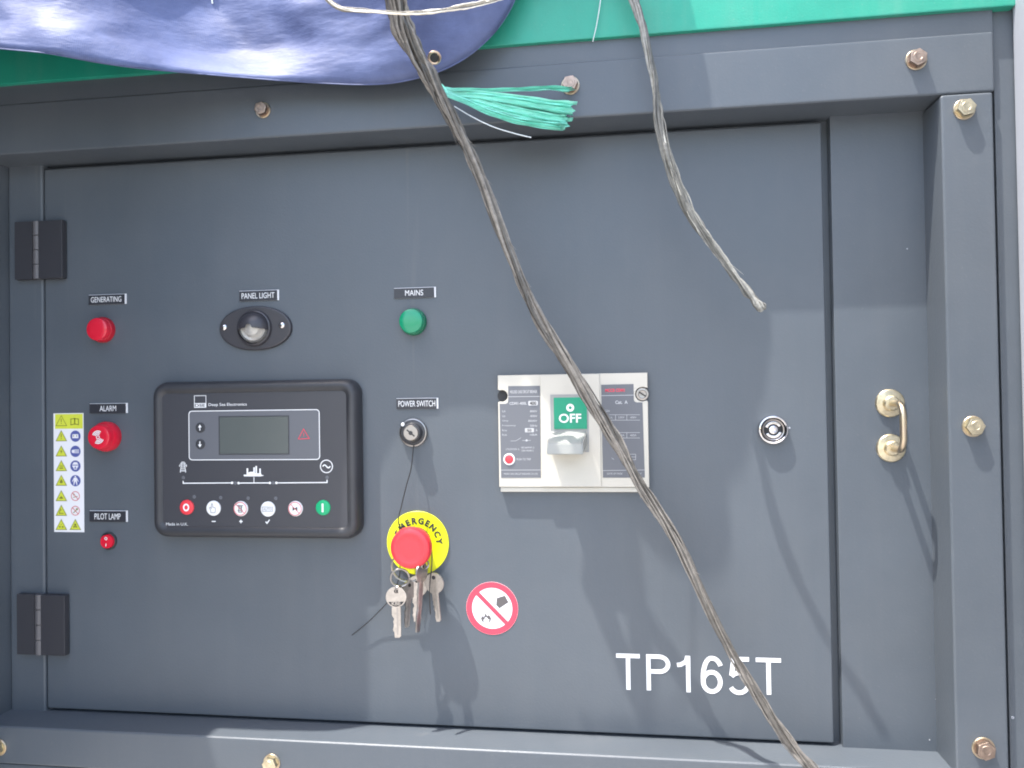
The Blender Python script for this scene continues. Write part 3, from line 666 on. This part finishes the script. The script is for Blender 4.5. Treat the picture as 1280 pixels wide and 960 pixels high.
# ------------------------------------------------------------------ emergency stop
org = P(522.5, 678.5); t = thing('emergency_stop', org, 'red mushroom emergency stop button on round yellow disc with keys hanging below', 'emergency stop')
rY = 32.6*MM
MB().lathe([(rY, 0), (rY, 0.0012), (rY-.0004, 0.0016), (0.010, 0.0016)], seg=64).build('yellow_disc', M_YELLOW, t)
b = MB()
for ch, ang in zip('EMERGENCY', (-64, -45, -25.8, -7.6, 10, 28, 45.5, 66, 84.5)):
    a = math.radians(ang); MB().text(ch, 22.9*MM*math.sin(a), 22.9*MM*math.cos(a), 0.0019, h=6.6*MM, bold=.045, rot=-a).build('letter', M_DKPRINT, t, smooth=False)
MB().lathe([(11.5*MM, 0.0012), (11.5*MM, 0.012), (10*MM, 0.013), (9.0*MM, 0.022)], seg=36).build('stem', M_BLACKP, t)
rm = 20.8*MM
MB().lathe([(9*MM, 0.0185), (16*MM, 0.019), (rm*.98, 0.0215), (rm, 0.0245), (rm*.985, 0.0285), (rm*.92, 0.0315), (rm*.80, 0.0328), (rm*.68, 0.0328), (rm*.64, 0.0325), (rm*.4, 0.0327), (0, 0.0328)], seg=56).build('mushroom_head', M_ESRED, t)

# ------------------------------------------------------------------ no water on fire sticker
org = P(615.2, 760.2); t = thing('prohibition_sticker', org, 'round white sticker with red ring and bar over bucket and fire', 'sticker')
rs = 26.6*MM; e = 0.0003
MB().slab(circ(0, 0, rs, 64), 0.00005, e).build('film', M_STICK, t, smooth=False)
b = MB(); b.ring(0, 0, rs*.775, rs*.995, e+.00015, 64); a = rs*.60; b.stroke([(-a, a), (a, -a)], rs*.16, e+.0003); b.build('red_ring', M_REDPR, t, smooth=False)
b = MB(); d = e+.0002; k = rs/33.0*1.0
def F(x, y): return ((x-430)/320*rs, -(y-480)/330*rs)
b.poly([F(488, 352), F(590, 318), F(634, 400), F(520, 478), F(482, 440)], d); b.stroke([F(470, 298), F(460, 372), F(470, 440)], .6*MM, d+.00003)
b.poly([F(*p) for p in [(300, 645), (290, 605), (318, 572), (326, 600), (352, 532), (366, 580), (392, 563), (418, 605), (405, 648), (385, 655), (396, 618), (378, 620), (368, 600), (352, 590), (338, 602), (331, 628), (316, 618), (326, 655)]], d)
b.stroke([F(318, 657), F(402, 660)], .5*MM, d)
for p in ((325, 520), (372, 490), (378, 520), (410, 535)): b.poly(circ(*F(*p), .45*MM, 8), d)
b.build('bucket_and_fire_print', M_PRINT2, t, smooth=False)

# ------------------------------------------------------------------ model number in white vinyl
org = P(872, 845); tp = thing('model_lettering', org, 'large white vinyl letters TP165T at the lower right of the door', 'lettering')
L = Loc(org)
def arcp(cx, cz, rx, rz, a0, a1, n=18): return [(cx+rx*math.cos(math.radians(a0+(a1-a0)*i/n)), cz+rz*math.sin(math.radians(a0+(a1-a0)*i/n))) for i in range(n+1)]
SW = 0.118                                     # stroke width over cap height
for ch, x0, x1, y0, y1 in (('T', 770.5, 800, 817, 862), ('P', 808, 838, 818, 863.2), ('1', 846.5, 863, 819.5, 865), ('6', 876, 903, 819.8, 867), ('5', 911, 938, 821, 868.5), ('T', 945, 976.5, 822.3, 868.2)):
    q = L.rect(x0, y0, x1, y1); H = q[3]-q[1]; W = (q[2]-q[0])/H; h = SW/2; b = MB(); e = 0.0004
    if ch == 'T': st = [[(0, 1-h), (W, 1-h)], [(W/2, 1-h), (W/2, 0)]]
    elif ch == 'P': st = [[(h, 0), (h, 1)], [(h, 1-h), (W-.30, 1-h)]+arcp(W-.30, .735, .30-h, .265-h, 90, -90)+[(h, .47+h)]]
    elif ch == '1': st = [[(W-h, 0), (W-h, 1)], [(0, .74), (.10, .755), (W-h*1.9, .84), (W-h*1.2, .99)]]
    elif ch == '6': st = [arcp(W/2, .315, W/2-h, .315-h, 150, 510, 30), arcp(W/2+.02, .60, W/2-h+.015, .40-h, 25, 90, 8)+arcp(W/2, .42, W/2-h, .58-h, 90, 195, 18)]
    else: st = [[(W-.03, 1-h), (.13, 1-h), (.07, .50)], arcp(W/2-.02, .32, W/2-h+.02, .32-h, 142, -150, 26)]
    for k, p in enumerate(st): b.stroke([(q[0]+x*H, q[1]+z*H) for x, z in p], SW*H, e+.00004*k)
    b.build('letter' if ch.isalpha() else 'digit', M_WHITEV, tp, smooth=False)

# ------------------------------------------------------------------ moulded case circuit breaker
org = P(716, 540); t = thing('circuit_breaker', org, 'ivory circuit breaker with green OFF flag and grey rating labels', 'circuit breaker')
bf = 0.0075; L = Loc(org, bf)
q = L.rect(623, 467.5, 810.5, 609)
def K(x, y): return L(600+x/5.335, 450+y/5.335)
def KR(x0, y0, x1, y1, d=None): return L.rect(600+x0/5.335, 450+y0/5.335, 600+x1/5.335, 450+y1/5.335, d)
# body with notches for the two mounting screws
nl = K(145, 240); nr = K(1083, 228); rn = 7.0*MM
body = [(q[0], q[1]), (q[2], q[1]), (q[2], nr[1]-rn)]+[(nr[0]+rn*math.cos(a), nr[1]+rn*math.sin(a)) for a in [math.radians(300-24*i) for i in range(0, 10)] if nr[0]+rn*math.cos(a) < q[2]-.0002]+[(q[2], nr[1]+rn*.85), (q[2], q[3]), (q[0], q[3]), (q[0], nl[1]+rn*.9)]
body += [p for p in [(nl[0]+rn*.85*math.cos(a), nl[1]+rn*.85*math.sin(a)) for a in [math.radians(110-22*i) for i in range(0, 11)]] if p[0] > q[0]+.0002]+[(q[0], nl[1]-rn*.9)]
MB().slab(body, 0, bf, 0.0008).build('body', M_IVORY, t, ang=25)
MB().box(q[0]+.001, q[2]-.0005, 0.0, 0.0055, q[1]-.0050, q[1]-.0004, .0008, 2).build('bottom_flange', M_IVORY, t)
MB().lathe([(rn*.84, 0.0), (rn*.84, 0.0012)], nl[0]+.0006, nl[1], 28).build('screw_hole', M_DARKIN, t)
sc = MB().lathe([(rn*.93, 0.002), (rn*.93, 0.0072), (rn*.84, 0.0082), (rn*.6, 0.0083), (rn*.52, 0.0066), (rn*.2, 0.0064)], nr[0], nr[1], 32).build('mounting_screw', M_CHROMED, t)
b = MB(); b.stroke([(nr[0]-3.2*MM, nr[1]+2.2*MM), (nr[0]+3.2*MM, nr[1]-2.2*MM)], 1.2*MM, 0.0086); b.build('screw_slot', M_DARKIN, sc, smooth=False)
cc = KR(408, 112, 803, 832); MB().box(cc[0], cc[2], bf-.002, bf+0.0022, q[1]+.0006, q[3]-.0006, .0009, 2).build('centre_section', M_IVORY, t)
cf = bf+.0022
# rating labels
e = bf+.0003
lt = [K(188, 174), K(400, 172), K(406, 785), K(141, 786), K(131, 293), K(170, 292)]+[K(184, 286), K(188, 272)]
ll = MB().slab(lt, bf-.0003, e).build('rating_label', M_BRKLAB, t, smooth=False)
rt = [K(808, 165), K(1024, 160), K(1026, 268), K(1034, 279), K(1046, 283), K(1084, 283), K(1099, 784), K(820, 785)]
rl = MB().slab(rt, bf-.0003, e).build('rating_label', M_BRKLAB, t, smooth=False)
e2 = e+.00015; b = MB()
b.stroke([K(188, 245), K(402, 243)], .5*MM, e2); b.stroke([K(141, 734), K(405, 733)], .45*MM, e2)
def kt(b, s, x0, x1, y, h, bold=.0, d=None):
    a = K(x0, y); c = K(x1, y); b.text(s, (a[0]+c[0])/2, a[1], d or e2, h=h*MM, wd=c[0]-a[0], bold=bold)
kt(b, 'MOLDED CASE CIRCUIT BREAKER', 201, 382, 213, 3.0, .01)
kt(b, 'CDM1-400L', 197, 312, 290, 2.8, .02)
for l_, r_, y in (('Ui', '800V', 342), ('Ue', '400V', 374), ('Uimp', '8000V', 406), ('Frequency', '50Hz', 438), ('Icu', '', 468), ('Ics', '10kA', 498)):
    kt(b, l_, 149, 149+10*len(l_), y, 2.0); 
    if r_: kt(b, r_, 382-12*len(r_), 382, y, 2.0)
bx = KR(322, 272, 386, 304); b.poly(rrect(*bx, .0012, 4), e2); bx2 = KR(300, 454, 360, 482); b.poly(rrect(*bx2, .0006, 3), e2)
kt(b, 'A', 372, 383, 468, 2.4)
b.stroke([K(203, 540), K(240, 539), K(274, 518)], .35*MM, e2); b.stroke([K(282, 537), K(338, 536)], .35*MM, e2); b.poly(circ(*K(311, 536), 1.1*MM, 12), e2+.00004)
kt(b, 'UTILIZATION  A', 173, 262, 595, 1.9); kt(b, 'IEC60947-2', 277, 362, 584, 1.7); kt(b, 'GB14048.2', 277, 357, 604, 1.7)
kt(b, 'PUSH TO TRIP', 245, 340, 662, 2.0); kt(b, 'DELIXI GROUP CO. LTD', 160, 385, 759, 1.7) if False else kt(b, 'MADE CASE CIRCUIT BREAKER CO LTD', 160, 385, 759, 1.6)
b.build('label_lettering', M_LTPRINT, ll, smooth=False)
b = MB(); kt(b, '400', 332, 376, 288, 3.4, .02, d=e2+.0006); b.build('boxed_figure', M_DKPRINT, ll, smooth=False); b = MB(); kt(b, '50', 316, 344, 468, 2.6, .02, d=e2+.0006); b.build('boxed_figure', M_DKPRINT, ll, smooth=False)
b = MB(); b.stroke([K(808, 238), K(1025, 234)], .55*MM, e2); b.stroke([K(820, 737), K(1099, 733)], .45*MM, e2)
kt(b, 'Cat.  A', 902, 985, 282, 3.4, .03); kt(b, 'Un', 840, 864, 338, 2.2)
for yy, ws in ((383, ('Uc', '230V', '400V')), (502, ('Ir', '320A', '400A'))):
    for y2 in (yy-18, yy+18): b.stroke([K(862, y2), K(1066, y2)], .4*MM, e2)
    for x in (904, 979): b.stroke([K(x, yy-18), K(x, yy+18)], .4*MM, e2+.00003)
    for s_, x in zip(ws, (873, 942, 1022)): kt(b, s_, x-9*len(s_)/2-3, x+9*len(s_)/2+3, yy, 2.0)
for y2 in (628, 646, 665): b.stroke([K(960, y2), K(1038, y2)], .35*MM, e2)
b.stroke([K(1038, 628), K(1038, 665)], .35*MM, e2+.00003); b.stroke([K(878, 652), K(894, 664)], .4*MM, e2)
kt(b, 'DATE OF MADE', 848, 950, 758, 1.8); kt(b, 'V', 1066, 1078, 756, 1.8)
b.build('label_lettering', M_LTPRINT, rl, smooth=False)
b = MB(); kt(b, 'DELIXI' if False else 'MCCB CDM1', 835, 965, 203, 3.2, .03); b.build('red_lettering', M_REDPR, rl, smooth=False)
c = K(195, 662)
tb = MB().lathe([(5.9*MM, e), (5.7*MM, e+.0006), (4.6*MM, e+.0007), (4.5*MM, e+.0002)], c[0], c[1], 32).build('trip_button_ring', M_WHITE, t)
MB().lathe([(4.3*MM, e), (4.2*MM, e+.0009), (3.4*MM, e+.0013), (0, e+.0014)], c[0], c[1], 28).build('trip_button', M_REDB, t)
# toggle window, OFF flag and lever
wq = KR(474, 232, 722, 612, cf); b = MB(); gq = KR(493, 250, 713, 460, cf)
MB().poly(rpts((wq[0], wq[1], wq[2], wq[3])), cf+.0002).build('toggle_slot', M_IVORY2, t, smooth=False)
b = MB(); b.stroke(rpts((wq[0], wq[1], wq[2], wq[3])), .7*MM, cf+.0005, True); b.build('slot_rim', M_GREYP, t, smooth=False)
off = MB().slab(rpts(gq), cf, cf+.0009, .0002).build('off_flag', M_OFF, t, smooth=False)
b = MB(); L.d = cf; c = K(602, 318); b.ring(c[0], c[1], 1.5*MM, 3.9*MM, cf+.0012, 24); c = K(601, 388); wtx = K(676, 388)[0]-K(527, 388)[0]
b.text('OFF', c[0], c[1], cf+.0012, h=9.0*MM, wd=wtx, bold=.022); b.build('off_lettering', M_WHITEV, off, smooth=False)
hq = KR(462, 475, 712, 600, cf)   # lever root
xa, xb = hq[0], hq[2]; zt, zb = hq[3], hq[1]
fr = L.rect(600+443/5.335, 450+555/5.335, 600+690/5.335, 450+632/5.335, cf+.026); hh = fr[3]-fr[1]
b = MB(); v = b.bm.verts.new
A = [v((x, -d, z)) for x, d, z in ((xa, cf, zb+.004), (xb, cf, zb+.004), (xb, cf, zt), (xa, cf, zt))]
B = [v((x, -d, z)) for x, d, z in ((fr[0], cf+.026, fr[1]), (fr[2], cf+.026, fr[1]), (fr[2]-.001, cf+.0255, fr[3]), (fr[0]+.001, cf+.0255, fr[3]))]
for i in range(4): b.face((A[i], A[(i+1) % 4], B[(i+1) % 4], B[i]))
b.face(B)
bmesh.ops.bevel(b.bm, geom=[e_ for e_ in b.bm.edges if not all(vv in A for vv in e_.verts)], offset=.0009, segments=2, affect='EDGES')
b.build('toggle_lever', M_IVORY2, t, ang=40)
b = MB(); c = K(577, 190); b.ring(c[0], c[1], 2.6*MM, 3.3*MM, cf+.0003, 24); b.build('moulded_mark', M_IVORY, t, smooth=False); b = MB()
c = K(600, 692); b.text('ON', c[0]-.0012, c[1], cf+.0003, h=6.5*MM, wd=10*MM); b.stroke([(c[0]+.0068, c[1]-.0033), (c[0]+.0068, c[1]+.0033)], .8*MM, cf+.0003); b.build('moulded_mark', M_IVORY, t, smooth=False)

# ------------------------------------------------------------------ keys hanging from the emergency stop
kb = thing('key_bunch', P(512, 715, 0.012), 'bunch of worn metal keys on split rings hanging from red emergency button', 'keys')
ko = kb.location
def kp(px, py, d): return P(px, py, d)-ko
def key(name, px, py, d, ang, yaw, rb, bl, bw, holes=True):
    b = MB(); pts = circ(0, 0, rb, 30, math.radians(-68), math.radians(248))
    # blade with a shoulder and cut teeth on one edge
    zb = -rb*.93; teeth = [(-bw*.5, zb-.002)]
    rnd = random.Random(name+str(px)); n = 7
    left = [(-bw*.5, zb-.001), (-bw*.5, zb-bl*.25)]
    for i in range(n): left.append((-bw*(.5-.28*rnd.random()), zb-bl*(.3+.62*i/n)))
    tip = [(-bw*.2, zb-bl), (bw*.3, zb-bl), (bw*.5, zb-bl+.0015), (bw*.5, zb-.001)]
    prof = pts+[(-rb*.38, -rb*.93)]+left+tip
    b.slab(prof, -0.0008, 0.0008, 0.0003, back=True)
    bmesh.ops.recalc_face_normals(b.bm, faces=b.bm.faces[:])
    o = b.build('key', M_KEY, kb, kp(px, py, d), ang=30); o.rotation_euler = (0, ang, yaw)
    b = MB(); b.poly(circ(0, rb*.56, rb*.2, 16), .00095); b.poly(circ(0, rb*.56, rb*.2, 16), -.00095); b.build('key_hole', M_DARKIN, o, smooth=False)
    if holes:
        b = MB(); b.poly(circ(0, -rb*.1, rb*.82, 16, math.radians(205), math.radians(335)), .00095); ho = b.build('stamped_field', M_DARKIN, o, smooth=False)
        b = MB(); b.text('KBE', 0, -rb*.62, .00115, h=rb*.34, wd=rb*.85, bold=.02); b.build('stamped_letters', M_KEY, o, smooth=False)
    b = MB(); b.stroke([(bw*.12, zb-.001), (bw*.12, zb-bl*.9)], bw*.14, .0010); b.build('blade_groove', M_CHROMED, o, smooth=False)
    return o
key('a', 495.2, 746, 0.030, 0.0, 0.15, 10.3*MM, 30.7*MM, 8.9*MM)
key('b', 527, 716, 0.026, 0.17, 1.25, 10.1*MM, 47.7*MM, 8.2*MM, False)
key('c', 543, 729, 0.014, -0.09, -0.2, 10.4*MM, 28.6*MM, 6.9*MM, False)
key('d', 521, 733, 0.012, 0.05, 0.1, 10.8*MM, 25.4*MM, 7.6*MM, False)
key('f', 511, 738, 0.017, 0.10, 0.9, 9.4*MM, 27.6*MM, 6.5*MM, False)
def ringtube(px, py, d, r, ax, tilt, name='split_ring', th=0.9*MM):
    b = MB(); pts = []
    for i in range(61):
        a = 2*math.pi*i/30; pts.append(Vector((r*math.cos(a), -.0006*i/30, r*math.sin(a))))
    Rm = Matrix.Rotation(ax, 3, 'Z') @ Matrix.Rotation(tilt, 3, 'X')
    b.tube([Rm @ p for p in pts], th, 7); return b.build(name, M_CHROMED, kb, kp(px, py, d))
ringtube(500, 722, 0.028, 9.0*MM, .25, .15)
ringtube(497.5, 736, 0.030, 3.6*MM, 1.0, .3, th=.7*MM)
ringtube(510, 708, 0.0165, 16.5*MM, .1, .25)
ringtube(531, 706, 0.0245, 4.2*MM, .9, .3, th=.7*MM)

# ------------------------------------------------------------------ thin dark wire tying the keys on
def spline(pts, n=10):
    pts = [Vector(p) for p in pts]; out = []
    for i in range(len(pts)-1):
        p0 = pts[max(i-1, 0)]; p1 = pts[i]; p2 = pts[i+1]; p3 = pts[min(i+2, len(pts)-1)]
        for k in range(n):
            u = k/n
            out.append(.5*((2*p1)+(p2-p0)*u+(2*p0-5*p1+4*p2-p3)*u*u+(3*p1-p0-3*p2+p3)*u**3))
    out.append(pts[-1]); return out
wo = P(510, 640, 0.01); b = MB()
def wp(*a): return [P(x, y, d)-wo for x, y, d in a]
b.tube(spline(wp((517, 557, .006), (514, 585, .012), (508, 607, .014), (502, 632, .016), (498, 652, .018), (506, 664, .017), (524, 660, .017), (537, 672, .018), (540, 700, .02), (537, 735, .022), (538, 768, .02))), .55*MM, 6)
b.tube(spline(wp((500, 655, .018), (497, 690, .017), (500, 715, .015), (490, 745, .010), (470, 768, .006), (455, 782, .005), (440, 794, .004))), .5*MM, 6)
wo_ = b.build('tie_wire', M_WIRE, None, wo); tag(wo_, 'thin dark wire running from the key switch round the emergency button', 'wire')

# ------------------------------------------------------------------ ropes of twisted plastic raffia
def rope(name, ctrl, m, strands, twist, seed, lab, cat='rope', frays=0, flat=.5, loose=0.55):
    pts = [(P(x, y, d), wpx*0.00071*(DIST-d)/DIST/2) for x, y, d, wpx in ctrl]
    cl = spline([p for p, _ in pts], 14); n = len(cl)
    wd = []
    for i in range(len(pts)-1):
        for k in range(14): wd.append(pts[i][1]*(1-k/14)+pts[i+1][1]*k/14)
    wd.append(pts[-1][1]); o = cl[n//2]; rnd = random.Random(seed); b = MB(); tone = []
    for s in range(strands):
        ph = 2*math.pi*s/strands+rnd.random(); rad0 = rnd.uniform(.42, .82) if s > 1 else .05; tw = twist*rnd.uniform(.85, 1.15); w0 = rnd.choice((.10, .13, .17, .24, .32)) if s > 1 else .45; nv = len(b.bm.verts)
        a0 = rnd.random()*20; path = []; rr = []
        for i in range(n):
            t = (cl[min(i+1, n-1)]-cl[max(i-1, 0)]).normalized()
            e1 = Vector((0, -1, 0)); e1 = (e1-t*e1.dot(t)).normalized(); e2 = t.cross(e1)
            a = ph+tw*i/14; wob = noise.noise(Vector((a0, i*.085, s*3.1)))+.5*noise.noise(Vector((a0, i*.25, s*1.7)))
            rr_ = wd[i]*(rad0+loose*wob)
            path.append(cl[i]+rr_*(math.cos(a)*e1*.7+math.sin(a)*e2)-o); rr.append(max(.0004, wd[i]*w0*(1+.4*noise.noise(Vector((a0+5, i*.11, s))))))
        b.tube(path, rr, 7, flat=flat); tone += [rnd.random() if s > 1 else .05]*(len(b.bm.verts)-nv)
    for f in range(frays):
        i = rnd.randrange(3, n-3); a = rnd.uniform(0, 6.28); t = (cl[i+1]-cl[i-1]).normalized()
        v = Vector((math.cos(a), -abs(math.sin(a))*.5, math.sin(a)*.6)); L_ = rnd.uniform(.006, .02)
        p0 = cl[i]-o+wd[i]*.7*v; b.tube([p0, p0+L_*.5*t+v*.0015, p0+L_*t+v*rnd.uniform(.002, .005)], [.00028, .00022, .0001], 4)
    tone += [.9]*(len(b.bm.verts)-len(tone)); ob = b.build(name, m, None, o, ang=70)
    ob.data.attributes.new('strand', 'FLOAT', 'POINT').data.foreach_set('value', tone); return tag(ob, lab, cat)
rope('raffia_rope', ((520, -470, -.02, 34), (500, -480, .07, 34), (482, -380, .13, 34), (478, -200, .15, 36), (484, -60, .15, 36), (490, -14, .13, 34), (506, 40, .115, 32), (535, 95, .104, 25), (566, 152, .09, 21), (600, 222, .076, 17), (638, 318, .068, 16), (672, 392, .064, 18), (717, 466, .060, 20), (765, 545, .058, 20), (800, 605, .058, 17), (850, 686, .058, 15), (900, 790, .060, 14), (945, 865, .063, 14), (985, 927, .066, 16), (1022, 970, .068, 17), (1070, 1040, .07, 17)),
     M_ROPE, 30, 0.8, 3, 'long frayed grey raffia rope hanging diagonally across the whole door', frays=45)
rope('raffia_rope', ((700, -500, -.02, 14), (720, -500, .062, 14), (742, -380, .07, 14), (756, -200, .066, 15), (772, -60, .065, 15), (790, -8, .066, 14), (806, 40, .068, 12), (818, 100, .070, 12), (824, 150, .072, 15), (838, 205, .075, 15), (860, 262, .078, 15), (888, 305, .081, 14), (915, 340, .084, 13), (938, 368, .086, 13), (951, 384, .087, 13), (954, 388, .087, 8)),
     M_ROPE2, 18, 0.7, 8, 'shorter pale raffia rope end dangling at the upper right of door', frays=8)
rope('raffia_strip', ((400, -14, .15, 5), (413, 3, .148, 9), (432, 12, .147, 9), (470, 15, .146, 7), (505, 17, .145, 8), (540, 15, .142, 9), (575, 9, .138, 9), (605, 3, .13, 9), (628, -3, .12, 8), (660, -14, .11, 7)),
     M_ROPE3, 8, 0.35, 5, 'short ivory raffia strip tied across the blue tarpaulin edge', 'strip', flat=.4)

# mint ribbon tassel tied on the rope
to = P(555, 112, .07)
def ribbon(b, pts, w0, w1, seed, d0=.072, d1=.06):
    rnd = random.Random(seed); pp = spline([P(x, y, d0+(d1-d0)*i/(len(pts)-1))-to for i, (x, y) in enumerate(pts)], 8); n = len(pp); A = []
    m = 9
    for i, p in enumerate(pp):
        t = (pp[min(i+1, n-1)]-pp[max(i-1, 0)]).normalized(); e2 = t.cross(Vector((0, -1, 0))).normalized(); u = i/(n-1); wd = w0+(w1-w0)*u
        A.append([b.bm.verts.new(p+e2*wd*(k/m-.5)+Vector((rnd.uniform(-.004, .006) if i == n-1 else 0, -.0026*math.cos(k*2.4+seed)*u-.0006*math.sin(i*.7+seed), .0005*math.sin(i*.9+k*2)*u))) for k in range(m+1)])
    for i in range(n-1):
        for k in range(m): b.face((A[i][k], A[i][k+1], A[i+1][k+1], A[i+1][k]))
tt = tag(bpy.data.objects.new('ribbon_tassel', None), 'frayed mint green plastic ribbon tassel tied on the rope below the eyelet', 'ribbon'); COL.objects.link(tt); tt.location = to
for k, (pts, a, c, d0, d1) in enumerate((
        (((551, 112), (580, 117), (630, 123), (680, 131), (715, 136)), .006, .0115, .074, .060),
        (((553, 114), (590, 125), (640, 139), (690, 150), (708, 153)), .005, .013, .0735, .056),
        (((553, 116), (580, 126), (620, 143), (660, 153), (701, 158)), .004, .0075, .075, .062),
        (((552, 111), (590, 112), (640, 112), (680, 110), (714, 111)), .003, .0045, .0745, .058),
        (((552, 112), (600, 118), (650, 132), (690, 144), (710, 146)), .004, .012, .0725, .052))):
    b = MB(); ribbon(b, pts, a, c, k, d0, d1)
    o = b.build('ribbon_strand', M_TASSEL, tt, smooth=True, ang=60); sm = o.modifiers.new('thickness', 'SOLIDIFY'); sm.thickness = .00025
b = MB(); b.tube([P(x, y, d)-to for x, y, d in ((541, 97, .088), (546, 104, .088), (551, 110, .086), (556, 115, .085), (552, 118, .08))], [.002, .0025, .0035, .003, .0015], 8); b.build('knot', M_TASSEL, tt)
b = MB(); b.tube(spline([P(x, y, .07)-to for x, y in ((568, 133), (590, 146), (615, 158), (640, 166), (664, 172))]), .0005, 5); b.build('loose_thread', M_THREAD, tt)
so = P(746, 20, .05); b = MB(); b.tube(spline([P(x, y, .05)-so for x, y in ((753, -20), (750, 5), (746, 30), (741, 52))]), .00045, 5)
tag(b.build('loose_thread', M_THREAD, None, so), 'thin white thread hanging in front of the green panel', 'thread')

# ------------------------------------------------------------------ blue tarpaulin over the canopy edge
hem = [(-240, 40, .17, 0), (-120, 48, .17, 0), (-40, 56, .168, 0), (0, 61, .165, 0), (60, 67, .16, 0), (120, 78, .144, 0), (170, 85, .126, .05), (220, 90, .105, .2), (280, 95, .087, .4), (340, 100, .075, .55), (400, 104, .070, .7), (450, 106, .068, .85), (490, 104, .068, 1), (525, 97, .068, 1), (553, 88, .068, 1), (580, 74, .068, 1), (602, 57, .068, 1), (622, 36, .068, 1), (640, 8, .068, 1), (656, -30, .068, 1), (690, -75, .072, 1), (730, -110, .078, 1), (752, -150, .08, 1)]
hp = spline([P(x, y, d) for x, y, d, _ in hem], 8); hk = spline([Vector((k, 0, 0)) for *_, k in hem], 8)
xg = P(265, 80, .09).x
NU = len(hp); NV = 56; b = MB(); G = []
to_ = P(300, 0, .1)
topz = ROOF+.034
for i, p in enumerate(hp):
    row = []; k = hk[i].x; d0 = -p.y; H = topz-p.z; u = i/(NU-1)
    for j in range(NV+1):
        v = j/NV; z = p.z+H*v; h = z-p.z
        # left: flares out at the hem and leans back; right: hangs plumb, then swells out above, unseen, shaped to cast shade on the door
        left = d0-0.050*(1-math.exp(-h/.10))*min(1, h/.03)
        rb_ = 0.062*math.exp(-((h-.155)/.05)**2)
        right = d0+rb_*k*math.exp(-((p.x+.11)/.11)**2)+.022*(1-math.exp(-h/.05))
        d = left*(1-k)+right*k
        d += .034*math.exp(-((p.x-xg)/.075)**2)*(math.exp(-h/.03)-1)
        d = d*(1-v**3)+(.063)*v**3
        q = Vector((p.x, z, 0))
        wr = .011*noise.noise(Vector((p.x*5, z*9, 1.3)))+.006*noise.noise(Vector((p.x*14+z*9, z*22, 4.1)))
        rdg = abs(noise.noise(Vector((p.x*7+z*6, z*10-p.x*3, 9.2)))); wr += .009*(.35-rdg)
        rdg2 = abs(noise.noise(Vector((p.x*18-z*12, z*25+p.x*8, 2.2)))); wr += .0065*(.3-rdg2)
        am = min(1, h/.03+.25)*(1-v**2)
        d = max(d+wr*am, .062 if z > ROOF-.09 else (.0505 if z > Z0+.33 else .047))
        fz = .0012*noise.noise(Vector((i*.9, 7.7, 0))) if j == 0 else 0
        row.append(b.bm.verts.new(Vector((p.x+.004*noise.noise(Vector((p.x*20, z*20, 3)))*am, -d, z+fz))-to_))
    # lies over the roof
    row.append(b.bm.verts.new(Vector((p.x, -.03, topz+.004))-to_)); row.append(b.bm.verts.new(Vector((p.x, .25, topz+.005))-to_))
    G.append(row)
for a_, c_ in zip(G, G[1:]):
    for j in range(len(a_)-1): b.face((a_[j], c_[j], c_[j+1], a_[j+1]))
tarp = tag(b.build('tarpaulin', M_TARP, None, to_, ang=80), 'creased blue tarpaulin draped over the canopy with a brass eyelet at corner', 'tarpaulin')
sm = tarp.modifiers.new('thickness', 'SOLIDIFY'); sm.thickness = .0006; sm.offset = -1
# hem fold, seam, eyelet
b = MB(); b.tube([Vector((p.x, p.y-.0003, p.z))-to_ for p in hp], .0006, 6); b.build('hem', M_TARP, tarp)
b = MB(); b.lathe([(6.4*MM, 0), (6.2*MM, .0012), (5.2*MM, .0018), (4.2*MM, .0012), (4.0*MM, 0)], seg=28, cap=False)
eo = b.build('eyelet', M_BRASS, tarp, P(543, 72, .087)-to_); eo.rotation_euler = (math.radians(38), 0, .3)
b = MB(); b.poly(circ(0, 0, 4.2*MM, 20), .0004); b.build('eyelet_hole', M_DARKIN, eo, smooth=False)

ic = min(range(NU), key=lambda i: abs(hp[i].x-P(240, 92, .095).x)); b = MB()
TM = [v.co.copy() for v in tarp.data.vertices]; nrow = NV+3
sp_ = [TM[ic*nrow+j]+Vector((0, -.0009, 0)) for j in range(13, NV-6)]
b.tube(sp_, .0009, 6, flat=.6); b.build('seam', M_THREAD, tarp)
